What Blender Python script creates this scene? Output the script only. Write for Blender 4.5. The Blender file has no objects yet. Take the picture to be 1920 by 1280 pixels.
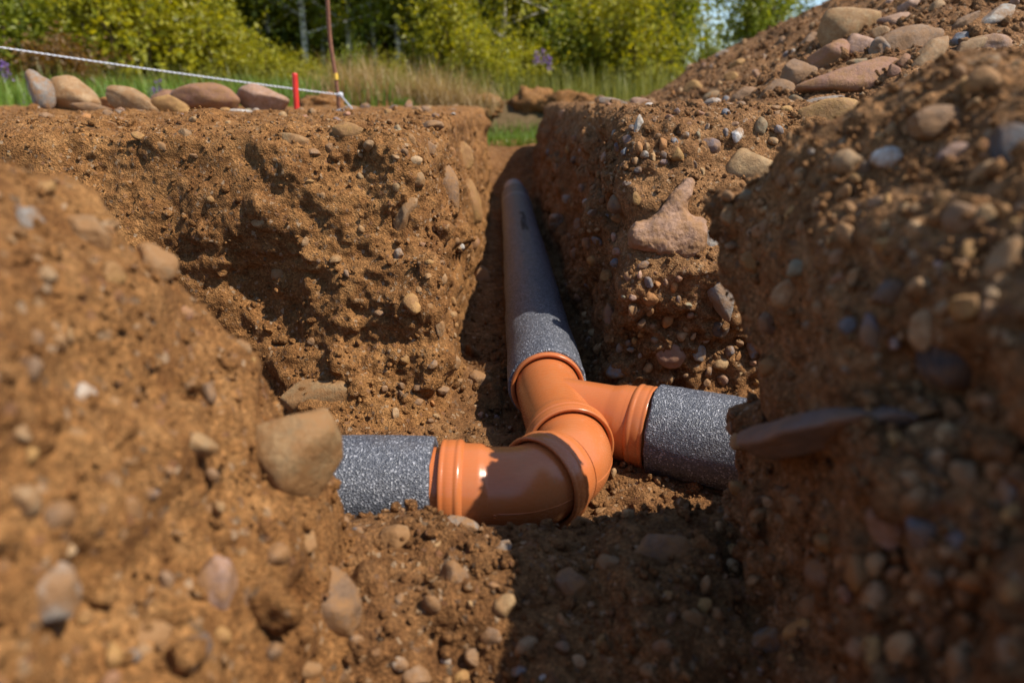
import bpy, bmesh, math, random, time
import numpy as np
from mathutils import Vector, Matrix
from mathutils.bvhtree import BVHTree

T0 = time.time()
random.seed(7)
RNG = np.random.default_rng(11)
scene = bpy.context.scene
COL = scene.collection

# ---------------------------------------------------------------- camera
CAM_Z = 0.03                      # eye a hand above the ground beside the trench
FOCAL = 1280.0                    # photo pixels (24 mm lens, 36 mm sensor, 1920 px)
PITCH = math.atan(450.0 / FOCAL)
CP, SP = math.cos(PITCH), math.sin(PITCH)
cam_data = bpy.data.cameras.new('camera')
cam_data.lens = 24.0
cam_data.sensor_width = 36.0
cam_data.clip_start = 0.01
cam_data.clip_end = 2000.0
cam_data.dof.use_dof = True
cam_data.dof.focus_distance = 1.12
cam_data.dof.aperture_fstop = 3.2
cam = bpy.data.objects.new('camera', cam_data)
COL.objects.link(cam)
cam.location = (0, 0, CAM_Z)
cam.rotation_euler = (math.radians(90) - PITCH, 0, 0)
scene.camera = cam

# ---------------------------------------------------------------- light
SUN = Vector((0.71, -0.24, 1.0)).normalized()
world = bpy.data.worlds.new('World')
scene.world = world
world.use_nodes = True
nt = world.node_tree
bg = nt.nodes['Background']
sky = nt.nodes.new('ShaderNodeTexSky')
sky.sky_type = 'NISHITA'
sky.sun_disc = False
sky.dust_density = 0.4
sky.ozone_density = 2.0
sky.sun_elevation = math.asin(SUN.z)
sky.sun_rotation = math.atan2(SUN.x, SUN.y)
nt.links.new(sky.outputs[0], bg.inputs['Color'])
bg.inputs['Strength'].default_value = 0.125
sun_data = bpy.data.lights.new('sun', 'SUN')
sun_data.energy = 4.6
sun_data.angle = math.radians(0.53)
sun_data.color = (1.0, 0.93, 0.82)
sun = bpy.data.objects.new('sun', sun_data)
COL.objects.link(sun)
sun.location = SUN * 30
sun.rotation_euler = (-SUN).to_track_quat('-Z', 'Y').to_euler()
scene.view_settings.view_transform = 'Standard'
scene.view_settings.look = 'None'
scene.view_settings.gamma = 1.0
scene.view_settings.exposure = 0.5
scene.view_settings.use_curve_mapping = False
scene.cycles.use_denoising = True
scene.cycles.max_bounces = 6
scene.cycles.transparent_max_bounces = 6

# ---------------------------------------------------------------- helpers
def ray(px, py):
    cx, cy = (px - 960.0) / FOCAL, (640.0 - py) / FOCAL
    return Vector((cx, CP + cy * SP, -SP + cy * CP))

def at(px, py, Y):
    """point of the world at distance Y in front of the lens, seen at a photo pixel"""
    d = ray(px, py)
    return Vector((0, 0, CAM_Z)) + d * (Y / d.y)

def tag(o, label=None, cat=None, group=None, kind=None):
    if label: o['label'] = label
    if cat: o['category'] = cat
    if group: o['group'] = group
    if kind: o['kind'] = kind
    return o

def empty(name, loc=(0, 0, 0)):
    o = bpy.data.objects.new(name, None)
    o.location = loc
    o.empty_display_size = 0.05
    COL.objects.link(o)
    return o

def link(name, me, parent=None, mat=None):
    if mat is not None and not me.materials:
        me.materials.append(mat)
    o = bpy.data.objects.new(name, me)
    COL.objects.link(o)
    if parent is not None:
        o.parent = parent
        o.matrix_parent_inverse = Matrix.Translation(-Vector(parent.location)) if parent.type == 'EMPTY' else Matrix()
    return o

def mesh_np(name, V, Q, smooth=True, attrs=None):
    """mesh from numpy arrays, faces all triangles or all quads"""
    V = np.asarray(V, np.float32); Q = np.asarray(Q, np.int32)
    me = bpy.data.meshes.new(name)
    k = Q.shape[1]
    me.vertices.add(len(V)); me.vertices.foreach_set('co', V.ravel())
    me.loops.add(Q.size); me.loops.foreach_set('vertex_index', Q.ravel())
    me.polygons.add(len(Q))
    me.polygons.foreach_set('loop_start', np.arange(0, Q.size, k, dtype=np.int32))
    me.polygons.foreach_set('loop_total', np.full(len(Q), k, np.int32))
    me.polygons.foreach_set('use_smooth', np.full(len(Q), smooth, bool))
    for nm, arr in (attrs or {}).items():
        a = me.attributes.new(nm, 'FLOAT', 'POINT')
        a.data.foreach_set('value', np.asarray(arr, np.float32))
    me.update(calc_edges=True)
    return me

def hash3(i, j, k, seed):
    h = (i * np.uint32(374761393)) ^ (j * np.uint32(668265263)) ^ (k * np.uint32(2246822519)) ^ np.uint32(seed * 3266489917 & 0xffffffff)
    h = (h ^ (h >> np.uint32(13))) * np.uint32(1274126177)
    h = (h ^ (h >> np.uint32(16))) * np.uint32(2654435769)
    h = h ^ (h >> np.uint32(15))
    return h.astype(np.float32) * np.float32(2.0 / 4294967295.0) - np.float32(1.0)

def noise(P, size, seed=0):
    """smooth value noise in [-1, 1], feature size in metres"""
    P = np.asarray(P, np.float32) / np.float32(size) + np.float32(1000.37)
    I = np.floor(P).astype(np.int32)
    F = P - I
    F = F * F * F * (F * (F * 6 - 15) + 10)
    I = I.astype(np.uint32)
    i, j, k = I[..., 0], I[..., 1], I[..., 2]
    one = np.uint32(1)
    fx, fy, fz = F[..., 0], F[..., 1], F[..., 2]
    def lx(jj, kk):
        a = hash3(i, jj, kk, seed); b = hash3(i + one, jj, kk, seed)
        return a + (b - a) * fx
    a0 = lx(j, k); a1 = lx(j + one, k); a = a0 + (a1 - a0) * fy
    b0 = lx(j, k + one); b1 = lx(j + one, k + one); b = b0 + (b1 - b0) * fy
    return a + (b - a) * fz

def smax(a, b, k):
    h = np.clip(0.5 + 0.5 * (a - b) / k, 0, 1)
    return b + (a - b) * h + k * h * (1 - h)

def smin(a, b, k):
    return -smax(-a, -b, k)

def sstep(a, b, x):
    t = np.clip((x - a) / (b - a), 0, 1)
    return t * t * (3 - 2 * t)

def surface_nets(F):
    """quads round the zero level of F (negative inside); vertices in grid-index units"""
    nx, ny, nz = F.shape
    S = F < 0
    C = np.zeros((nx - 1, ny - 1, nz - 1), np.uint8)
    for a in (0, 1):
        for b in (0, 1):
            for c in (0, 1):
                C += S[a:nx - 1 + a, b:ny - 1 + b, c:nz - 1 + c]
    ci, cj, ck = np.nonzero((C > 0) & (C < 8))
    idx = np.full(C.shape, -1, np.int32)
    idx[ci, cj, ck] = np.arange(len(ci))
    acc = np.zeros((len(ci), 3), np.float32); cnt = np.zeros(len(ci), np.float32)
    cor = [(a, b, c) for a in (0, 1) for b in (0, 1) for c in (0, 1)]
    vals = {p: F[ci + p[0], cj + p[1], ck + p[2]] for p in cor}
    for p in cor:
        for ax in range(3):
            if p[ax] == 0:
                q = list(p); q[ax] = 1; q = tuple(q)
                f0, f1 = vals[p], vals[q]
                m = (f0 < 0) != (f1 < 0)
                t = np.where(m, f0 / np.where(m, f0 - f1, 1), 0)
                pos = np.zeros((len(ci), 3), np.float32) + np.array(p, np.float32)
                pos[:, ax] += t
                acc += pos * m[:, None]; cnt += m
    V = acc / cnt[:, None] + np.stack([ci, cj, ck], 1)
    quads = []
    for ax in range(3):
        sl0 = [slice(None)] * 3; sl1 = [slice(None)] * 3
        sl0[ax] = slice(0, -1); sl1[ax] = slice(1, None)
        a0, a1 = S[tuple(sl0)], S[tuple(sl1)]
        m = a0 != a1
        b, c = (ax + 1) % 3, (ax + 2) % 3
        I = np.stack(np.nonzero(m), 1)
        ok = (I[:, b] > 0) & (I[:, c] > 0) & (I[:, b] < F.shape[b] - 1) & (I[:, c] < F.shape[c] - 1)
        I = I[ok]
        inside = a0[I[:, 0], I[:, 1], I[:, 2]]
        def cell(db, dc):
            J = I.copy(); J[:, b] -= db; J[:, c] -= dc
            return idx[J[:, 0], J[:, 1], J[:, 2]]
        q = np.stack([cell(1, 1), cell(0, 1), cell(0, 0), cell(1, 0)], 1)
        q[~inside] = q[~inside][:, ::-1]
        quads.append(q)
    Q = np.concatenate(quads)
    Q = Q[(Q >= 0).all(1)]
    return V, Q

def subdivide(V, Q):
    n = len(V)
    E = np.stack([Q, np.roll(Q, -1, 1)], 2).reshape(-1, 2)
    E.sort(1)
    key = E[:, 0].astype(np.int64) * n + E[:, 1]
    u, inv = np.unique(key, return_inverse=True)
    e0, e1 = u // n, u % n
    EV = (V[e0] + V[e1]) * 0.5
    FV = V[Q].mean(1)
    inv = inv.reshape(-1, 4) + n
    fi = np.arange(len(Q)) + n + len(u)
    out = []
    for k in range(4):
        out.append(np.stack([Q[:, k], inv[:, k], fi, inv[:, k - 1]], 1))
    return np.concatenate([V, EV, FV]), np.concatenate(out)

def normals(V, Q):
    d1 = V[Q[:, 2]] - V[Q[:, 0]]; d2 = V[Q[:, 3]] - V[Q[:, 1]]
    fn = np.cross(d1, d2)
    N = np.zeros_like(V)
    for k in range(4):
        for a in range(3):
            N[:, a] += np.bincount(Q[:, k], fn[:, a], len(V))
    return N / np.maximum(np.linalg.norm(N, axis=1, keepdims=True), 1e-12)

# ---------------------------------------------------------------- materials
class NT:
    def __init__(self, name):
        self.m = bpy.data.materials.new(name); self.m.use_nodes = True
        self.t = self.m.node_tree; self.b = self.t.nodes['Principled BSDF']
        self.out = self.t.nodes['Material Output']
    def n(self, typ, **kw):
        nd = self.t.nodes.new('ShaderNode' + typ)
        for k, v in kw.items():
            if k.startswith('i_'):
                key = k[2:]
                key = int(key) if key.isdigit() else key.replace('_', ' ')
                nd.inputs[key].default_value = v
            else:
                setattr(nd, k, v)
        return nd
    def l(self, a, b): self.t.links.new(a, b)
    def pos(self):
        return self.n('NewGeometry').outputs['Position']
    def tex(self, scale, detail=3, rough=0.55, vec=None):
        nd = self.n('TexNoise', i_Scale=scale, i_Detail=detail, i_Roughness=rough)
        self.l(vec if vec is not None else self.pos(), nd.inputs['Vector'])
        return nd.outputs['Fac']
    def ramp(self, fac, stops):
        nd = self.n('ValToRGB'); e = nd.color_ramp.elements
        while len(e) < len(stops): e.new(0.5)
        for k, (p, c) in enumerate(stops):
            e[k].position = p; e[k].color = (c[0], c[1], c[2], 1) if not isinstance(c, float) else (c, c, c, 1)
        self.l(fac, nd.inputs['Fac'])
        return nd.outputs['Color']
    def mix(self, fac, a, b, mode='MIX'):
        nd = self.n('Mix', data_type='RGBA', blend_type=mode)
        for s, v in ((nd.inputs[0], fac), (nd.inputs[6], a), (nd.inputs[7], b)):
            if isinstance(v, (int, float)): s.default_value = v
            elif isinstance(v, tuple): s.default_value = (v[0], v[1], v[2], 1)
            else: self.l(v, s)
        return nd.outputs[2]
    def math(self, op, a, b=None, c=None):
        nd = self.n('Math', operation=op)
        for s, v in zip(nd.inputs, (a, b, c)):
            if v is None: continue
            if isinstance(v, (int, float)): s.default_value = v
            else: self.l(v, s)
        return nd.outputs[0]
    def bump(self, h, dist, strength=1.0, chain=None):
        nd = self.n('Bump', i_Strength=strength, i_Distance=dist)
        self.l(h, nd.inputs['Height'])
        if chain is not None: self.l(chain, nd.inputs['Normal'])
        return nd.outputs['Normal']
    def done(self, color=None, rough=None, normal=None, **kw):
        for key, v in (('Base Color', color), ('Roughness', rough), ('Normal', normal)):
            if v is None: continue
            if isinstance(v, (int, float)): self.b.inputs[key].default_value = v
            elif isinstance(v, tuple): self.b.inputs[key].default_value = (v[0], v[1], v[2], 1)
            else: self.l(v, self.b.inputs[key])
        for k, v in kw.items():
            self.b.inputs[k.replace('_', ' ')].default_value = v
        return self.m

def soil_material(name, dark, mid, light, grain=1.0):
    t = NT(name)
    big = t.tex(5.0, 4, 0.6)
    med = t.tex(38.0, 4, 0.65)
    c = t.ramp(med, [(0.28, dark), (0.5, mid), (0.74, light)])
    c = t.mix(t.ramp(big, [(0.38, 0.0), (0.66, 1.0)]), t.mix(1.0, c, (0.74, 0.70, 0.68), 'MULTIPLY'), c)
    vo = t.n('TexVoronoi', i_Scale=330.0 / grain); t.l(t.pos(), vo.inputs['Vector'])
    sep = t.n('SeparateColor'); t.l(vo.outputs['Color'], sep.inputs[0])
    g = t.ramp(sep.outputs[0], [(0.0, 0.55), (0.55, 1.0), (0.9, 1.25), (1.0, 1.7)])
    c = t.mix(0.85, c, g, 'MULTIPLY')
    # a few grey, rust and pale mineral grains
    vo2 = t.n('TexVoronoi', i_Scale=190.0 / grain); t.l(t.pos(), vo2.inputs['Vector'])
    sep2 = t.n('SeparateColor'); t.l(vo2.outputs['Color'], sep2.inputs[0])
    rare = t.ramp(sep2.outputs[1], [(0.91, 0.0), (0.93, 1.0)])
    tint = t.ramp(sep2.outputs[2], [(0.1, (0.12, 0.088, 0.058)), (0.4, (0.22, 0.10, 0.05)), (0.6, (0.33, 0.20, 0.10)), (0.9, (0.38, 0.27, 0.17))])
    c = t.mix(t.math('MULTIPLY', rare, 0.7), c, tint)
    h1 = t.tex(140.0 / grain, 5, 0.7)
    n1 = t.bump(h1, 0.006 * grain, 0.9)
    n2 = t.bump(vo.outputs['Distance'], 0.0022 * grain, 0.8, n1)
    return t.done(c, 0.95, n2, Specular_IOR_Level=0.15)

SOIL_L = soil_material('golden sandy soil', (0.165, 0.070, 0.022), (0.285, 0.135, 0.045), (0.375, 0.195, 0.073))  # warm brown of the sandy soil itself, same wherever it is used
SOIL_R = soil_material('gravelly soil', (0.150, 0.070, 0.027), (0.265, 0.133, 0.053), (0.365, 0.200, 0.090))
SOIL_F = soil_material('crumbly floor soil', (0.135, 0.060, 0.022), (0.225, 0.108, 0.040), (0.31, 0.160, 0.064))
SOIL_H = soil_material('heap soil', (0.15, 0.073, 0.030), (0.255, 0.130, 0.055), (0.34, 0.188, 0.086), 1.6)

def stone_material():
    t = NT('stone')
    oi = t.n('ObjectInfo')
    off = t.n('VectorMath', operation='ADD'); t.l(t.pos(), off.inputs[0]); t.l(oi.outputs['Random'], off.inputs[1])
    v = off.outputs[0]
    m1 = t.tex(22.0, 5, 0.65, v); m2 = t.tex(160.0, 4, 0.7, v)
    c = t.mix(1.0, oi.outputs['Color'], t.ramp(m1, [(0.25, 0.62), (0.5, 1.0), (0.75, 1.28)]), 'MULTIPLY')
    c = t.mix(1.0, c, t.ramp(m2, [(0.25, 0.68), (0.5, 1.0), (0.72, 1.3)]), 'MULTIPLY')
    # rust and mineral mottling
    c = t.mix(t.math('MULTIPLY', t.ramp(t.tex(55.0, 3, 0.6, v), [(0.55, 0.0), (0.72, 1.0)]), 0.35), c, (0.30, 0.15, 0.06))
    # clinging soil
    dust = t.ramp(t.tex(34.0, 6, 0.75, v), [(0.40, 0.0), (0.58, 1.0)])
    c = t.mix(t.math('MULTIPLY', t.math('MINIMUM', t.math('MULTIPLY', dust, oi.outputs['Alpha']), 1.0), 0.9), c, (0.26, 0.130, 0.048))
    n = t.bump(t.tex(60.0, 6, 0.7, v), 0.006, 0.7)
    n = t.bump(t.tex(420.0, 3, 0.6, v), 0.0012, 0.6, n)
    return t.done(c, t.ramp(m2, [(0.3, 0.6), (0.7, 0.85)]), n, Specular_IOR_Level=0.3)
STONE = stone_material()

def foam_material():
    t = NT('grey foam')
    vo = t.n('TexVoronoi', i_Scale=520.0); t.l(t.pos(), vo.inputs['Vector'])
    sep = t.n('SeparateColor'); t.l(vo.outputs['Color'], sep.inputs[0])
    c = t.ramp(sep.outputs[0], [(0.0, (0.038, 0.041, 0.052)), (0.5, (0.070, 0.075, 0.092)), (0.86, (0.115, 0.12, 0.14)), (1.0, (0.40, 0.40, 0.43))])
    c = t.mix(t.math('MULTIPLY', t.ramp(t.tex(9.0, 5, 0.7), [(0.55, 0.0), (0.8, 1.0)]), 0.2), c, (0.22, 0.15, 0.09))
    n = t.bump(vo.outputs['Distance'], 0.0016, 0.8)
    n = t.bump(t.tex(900.0, 2, 0.6), 0.001, 0.4, n)
    r = t.ramp(sep.outputs[1], [(0.0, 0.25), (0.6, 0.55)])
    return t.done(c, r, n, Specular_IOR_Level=0.75)
FOAM = foam_material()

def pvc_material():
    t = NT('orange drain plastic')
    d = t.ramp(t.tex(14.0, 6, 0.7), [(0.42, 0.0), (0.75, 1.0)])
    c = t.mix(t.math('MULTIPLY', d, 0.42), (0.50, 0.142, 0.040), (0.40, 0.19, 0.085))
    sc = t.n('TexNoise', i_Scale=45.0, i_Detail=4.0); mp = t.n('Mapping'); mp.inputs['Scale'].default_value = (1, 9, 9)
    t.l(t.pos(), mp.inputs['Vector']); t.l(mp.outputs[0], sc.inputs['Vector'])
    r = t.ramp(sc.outputs['Fac'], [(0.3, 0.19), (0.7, 0.33)])
    sp = t.ramp(t.tex(260.0, 2, 0.5), [(0.69, 0.0), (0.73, 1.0)])
    c = t.mix(t.math('MULTIPLY', sp, 0.55), c, (0.30, 0.17, 0.08))
    n = t.bump(t.tex(18.0, 2, 0.5), 0.0015, 0.25)
    return t.done(c, r, n, Specular_IOR_Level=0.5)
PVC = pvc_material()

def plain(name, col, rough=0.6, scale=60.0, var=0.25, bump=0.0, **kw):
    t = NT(name)
    f = t.tex(scale, 4, 0.6)
    lo = tuple(x * (1 - var) for x in col); hi = tuple(x * (1 + var) for x in col)
    n = t.bump(f, bump, 0.6) if bump else None
    return t.done(t.ramp(f, [(0.3, lo), (0.7, hi)]), rough, n, **kw)
# ================================================================ trench ground
def grow(a, b, s0, r):
    out = [a]; s = s0
    while out[-1] < b:
        out.append(out[-1] + s); s *= r
    return out
def axis_levels():
    u = list(np.arange(-0.86, 0.8601, 0.008))
    right = grow(u[-1], 2.3, 0.012, 1.16)[1:]
    u = [-v for v in right[::-1]] + u + right
    y = [-0.95, -0.85] + list(np.arange(-0.78, 0.06, 0.035)) + list(np.arange(0.08, 1.62, 0.008))
    while y[-1] < 5.08:
        y.append(y[-1] * 1.0062)
    z = list(np.arange(-0.60, 0.152, 0.0075))
    return np.array(u, np.float32), np.array(y, np.float32), np.array(z, np.float32)
GU, GY, GZ = axis_levels()
def gw(y): return 0.30 + 0.60 * np.maximum(y, 0.25)

def floor_z(x, y):
    f = -0.513 + 0 * x
    near = sstep(0.735, 0.655, y)
    f = f + near * (0.092 - 0.055 * sstep(0.62, 0.35, y)) + 0.02 * near * sstep(0.0, -0.2, x)
    f = f + 0.27 * sstep(3.95, 4.75, y)
    return f

def ell(x, y, z, c, r):
    q = np.sqrt(((x - c[0]) / r[0]) ** 2 + ((y - c[1]) / r[1]) ** 2 + ((z - c[2]) / r[2]) ** 2)
    return (q - 1) * min(r)

def parts_field(x, y, z):
    """soil bodies as planes with rounded meetings; negative inside"""
    zz = z + 0.51
    back = (y - 4.68)
    # far left block
    front = (1.035 + 0.50 * zz - 0.10 * np.maximum(zz - 0.36, 0) + 0.05 * (x + 0.5) - y) * 0.89
    side = (x + 0.118 + 0.07 * zz + 0.004 * (y - 1.2)) * 0.99
    lb = smax(smax(front, side, 0.09), z + 0.013 - 0.010 * sstep(1.5, 2.2, y), 0.055)
    lb = smax(lb, back, 0.12)
    lb = smax(lb, -ell(x, y, z, (-0.50, 1.03, -0.30), (0.185, 0.180, 0.20)), 0.05)
    lb = smin(lb, ell(x, y, z, (-0.60, 1.40, -0.012), (0.055, 0.05, 0.032)), 0.02)
    # far right block
    front = (1.258 - 0.22 * np.minimum(zz, 0.25) + 0.62 * np.maximum(zz - 0.25, 0) - y) * 0.95
    side = (0.172 + 0.115 * zz - 0.010 * (y - 1.2) - x) * 0.99
    rb = smax(smax(front, side, 0.075), z - 0.018, 0.05)
    rb = smax(rb, back, 0.12)
    # near left bank
    slope = (x + 0.145 + 0.488 * (z + 0.43)) * 0.90
    bk = (y - 0.632 + 0.22 * (z + 0.34) + 0.10 * np.maximum(-x - 0.36, 0)) * 0.97
    lf = smax(smax(slope, bk, 0.045), z + 0.0, 0.06)
    lf = smax(lf, -ell(x, y, z, (-0.200, 0.447, -0.395), (0.034, 0.026, 0.030)), 0.008)
    # near right bank
    face = (0.242 + 0.02 * (0.66 - y) + 1.1 * np.maximum(z + 0.07, 0) * sstep(0.64, 0.52, y) - x) * (1 - 0.28 * sstep(-0.08, -0.04, z))
    bk = 0.42 * (x - 0.24) + 0.907 * (y - 0.685)
    top = z - 0.012 - 0.055 * sstep(0.25, 0.38, x)
    rf = smax(smax(face, bk, 0.035), top, 0.045)
    fl = z - floor_z(x, y)
    return fl, lb, rb, lf, rf

def build_terrain():
    U, Y, Z = np.meshgrid(GU, GY, GZ, indexing='ij')
    X = U * gw(Y)
    parts = parts_field(X, Y, Z)
    F = parts[0]
    for p, k in zip(parts[1:], (0.035, 0.035, 0.03, 0.03)):
        F = smin(F, p, k)
    band = np.abs(F) < 0.11
    P = np.stack([X[band], Y[band], Z[band]], 1)
    deep = 0.25 + 0.75 * sstep(0.0, -0.09, P[:, 2])
    low = 1 - 0.45 * sstep(-0.40, -0.50, P[:, 2]) * sstep(0.62, 0.72, P[:, 1])
    hol = np.exp(-((P[:, 0] + 0.47) / 0.17) ** 2 - ((P[:, 1] - 1.15) / 0.2) ** 2 - ((P[:, 2] + 0.31) / 0.17) ** 2)
    rgt = sstep(0.0, 0.2, P[:, 0])
    n = 0.034 * noise(P, 0.20, 1) + (0.016 + 0.008 * rgt) * noise(P * np.float32([1, 1, 1.5]), 0.085, 2)
    n2 = noise(P, 0.042, 3)
    n = (n * low + (0.008 + 0.004 * rgt) * n2) * deep
    n = n + hol * (0.030 * noise(P, 0.065, 12) + 0.014 * noise(P, 0.03, 13))
    # slanting slips of soil across the left wall
    slip = noise(P @ np.float32([[1, 0, 0], [0, 1, 0], [0.8, 0, 1]]) * np.float32([1.0, 1, 0.35]), 0.10, 14)
    n = n + 0.017 * slip * sstep(-0.12, -0.3, P[:, 0]) * sstep(0.8, 1.0, P[:, 1]) * deep
    # clods on the near floor
    n = n + 0.014 * np.minimum(noise(P, 0.05, 15), 0.2) * sstep(0.72, 0.6, P[:, 1]) * sstep(-0.33, -0.40, P[:, 2])
    F[band] += n
    V, Q = surface_nets(F)
    # index units -> metres
    y = np.interp(V[:, 1], np.arange(len(GY)), GY)
    x = np.interp(V[:, 0], np.arange(len(GU)), GU) * gw(y)
    z = np.interp(V[:, 2], np.arange(len(GZ)), GZ)
    V = np.stack([x, y, z], 1).astype(np.float32)
    return V, Q

TV, TQ = build_terrain()
TC = TV[TQ].mean(1)
TREG = np.stack(parts_field(TC[:, 0], TC[:, 1], TC[:, 2]), 1)
TREG[:, 0] -= 0.012
TREG = TREG.argmin(1)
TN0 = normals(TV, TQ)
TBVH = BVHTree.FromPolygons(TV.tolist(), TQ.tolist())
print('terrain base', len(TV), len(TQ), round(time.time() - T0, 1))

SV, SQ = subdivide(TV, TQ)
SREG = np.tile(TREG, 4)
SN = normals(SV, SQ)
rough = 0.55 + 0.75 * sstep(-0.15, 0.45, noise(SV, 0.16, 9))
rough *= 0.85 + 0.35 * sstep(0.0, 0.2, SV[:, 0])[:] + 0.25 * sstep(-0.3, -0.5, SV[:, 2])
d = 0.0052 * noise(SV, 0.024, 4) - 0.0046 * np.abs(noise(SV, 0.016, 5)) + 0.0030 * noise(SV, 0.0105, 6)
# small pits and clods
pit = noise(SV, 0.034, 8)
d = d - 0.004 * sstep(0.55, 0.95, pit) + 0.006 * sstep(0.5, 0.85, -pit)
rough *= 1 - 0.35 * sstep(0.72, 0.6, SV[:, 1]) * sstep(-0.1, -0.2, SV[:, 0])
SV = SV + SN * (d * rough)[:, None].astype(np.float32)

STRUCT = {}
def part_object(name, regs, mat):
    q = SQ[np.isin(SREG, regs)]
    used = np.unique(q)
    remap = np.full(len(SV), -1, np.int32); remap[used] = np.arange(len(used))
    o = link(name, mesh_np(name, SV[used], remap[q]), None, mat)
    o['kind'] = 'structure'
    return o
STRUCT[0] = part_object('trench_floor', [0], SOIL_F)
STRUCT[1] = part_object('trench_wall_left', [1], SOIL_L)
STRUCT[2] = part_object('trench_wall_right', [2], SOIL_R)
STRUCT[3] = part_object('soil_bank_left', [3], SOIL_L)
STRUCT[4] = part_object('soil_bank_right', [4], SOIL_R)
print('terrain objects', round(time.time() - T0, 1))

# ---------------------------------------------------------------- spoil heap on the right
def heap_toe(y): return 0.60 + 0.055 * (y - 1.6)
def heap_z(x, y):
    toe = heap_toe(y)
    h = 0.53 * (x - toe)
    h = smin(h, 1.6 - 0.3 * x, 0.3)
    far = (5.0 - y) * 0.75
    near = (y - 1.46) * 0.62
    h = smin(h, far, 0.12); h = smin(h, near, 0.15)
    P = np.stack([x, y, 0 * x], -1)
    h = h + 0.05 * noise(P, 0.45, 21) + 0.030 * noise(P, 0.17, 22) + 0.014 * noise(P, 0.07, 23)
    return h + 0.012
def build_heap():
    ys = [1.42]
    while ys[-1] < 5.6: ys.append(ys[-1] + max(0.008, 0.0062 * ys[-1]))
    ys = np.array(ys); us = np.concatenate([np.linspace(0, 1.3, 190), np.linspace(1.31, 4.5, 90)])
    Yg, Ug = np.meshgrid(ys, us, indexing='ij')
    Xg = heap_toe(Yg) - 0.10 + Ug * (0.45 + 0.28 * Yg)
    Zg = heap_z(Xg, Yg)
    V = np.stack([Xg, Yg, Zg], -1).reshape(-1, 3).astype(np.float32)
    ny, nu = Xg.shape
    i = (np.arange(ny - 1)[:, None] * nu + np.arange(nu - 1)[None]).ravel()
    Q = np.stack([i, i + 1, i + nu + 1, i + nu], 1)
    V[:, 2] = np.maximum(V[:, 2], -0.03)
    base = (V.copy(), Q)
    N = normals(V, Q)
    d = 0.008 * noise(V, 0.034, 24) - 0.006 * np.abs(noise(V, 0.02, 25)) + 0.004 * noise(V, 0.013, 26)
    V = V + N * d[:, None].astype(np.float32)
    return V, Q, base
HV, HQ, HB = build_heap()
HEAP = link('spoil_heap', mesh_np('spoil_heap', HV, HQ), None, SOIL_H)
HEAP['kind'] = 'structure'
HBVH = BVHTree.FromPolygons(HB[0].tolist(), HB[1].tolist())

# ---------------------------------------------------------------- open ground out to the horizon
def ground_z(x, y):
    P = np.stack([x, y, 0 * x], -1)
    z = 0.012 * noise(P, 0.5, 31) + 0.03 * noise(P, 2.2, 32) * sstep(5, 9, y)
    ditch = sstep(4.62, 4.85, y) * (1 - sstep(5.6, 6.25, y)) * sstep(-0.75, -0.4, x) * (1 - sstep(0.75, 1.2, x))
    z = z - 0.255 * ditch + 0.05 * sstep(5.7, 6.3, y) * sstep(9.5, 7, y)
    return z - 0.012
def build_ground():
    def lv(lim, s0, r):
        a = [0.0]; s = s0
        while a[-1] < lim: a.append(a[-1] + s); s *= r
        return a
    xs = lv(420, 0.06, 1.035); xs = np.array([-v for v in xs[:0:-1]] + xs)
    yf = [5.0 + v for v in lv(500, 0.05, 1.03)]
    yb = [5.0 - v for v in lv(60, 0.08, 1.03)[1:]]
    ys = np.array(yb[::-1] + yf)
    Xg, Yg = np.meshgrid(xs, ys, indexing='xy')
    Zg = ground_z(Xg, Yg)
    hole = (np.abs(Xg) < 2.3 * gw(Yg) - 0.12) & (Yg > -0.85) & (Yg < 4.98)
    Zg = np.where(hole, -1.3, Zg)
    V = np.stack([Xg, Yg, Zg], -1).reshape(-1, 3)
    ny, nx = Xg.shape
    i = (np.arange(ny - 1)[:, None] * nx + np.arange(nx - 1)[None]).ravel()
    Q = np.stack([i, i + 1, i + nx + 1, i + nx], 1)
    hq = hole.ravel()[Q].all(1)
    return V, Q[~hq]
def ground_material():
    t = NT('rough meadow ground')
    a = t.tex(1.4, 5, 0.65)
    c = t.ramp(t.tex(22.0, 5, 0.7), [(0.3, (0.10, 0.075, 0.030)), (0.5, (0.16, 0.105, 0.05)), (0.7, (0.22, 0.15, 0.075))])
    g = t.ramp(t.tex(30.0, 4, 0.7), [(0.3, (0.035, 0.055, 0.012)), (0.7, (0.085, 0.115, 0.028))])
    sx = t.n('SeparateXYZ'); t.l(t.pos(), sx.inputs[0])
    far = t.math('MULTIPLY', t.math('SUBTRACT', sx.outputs['Y'], 6.2), 0.6)
    f = t.math('ADD', t.ramp(a, [(0.50, 0.0), (0.62, 1.0)]), t.math('MAXIMUM', t.math('MINIMUM', far, 1.0), 0.0))
    c = t.mix(t.math('MINIMUM', f, 1.0), c, g)
    return t.done(c, 0.95, t.bump(t.tex(60.0, 6, 0.75), 0.03, 0.8), Specular_IOR_Level=0.15)
GV, GQ = build_ground()
GROUND = link('ground', mesh_np('ground', GV, GQ), None, ground_material())
GROUND['kind'] = 'structure'
print('ground', round(time.time() - T0, 1))
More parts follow.
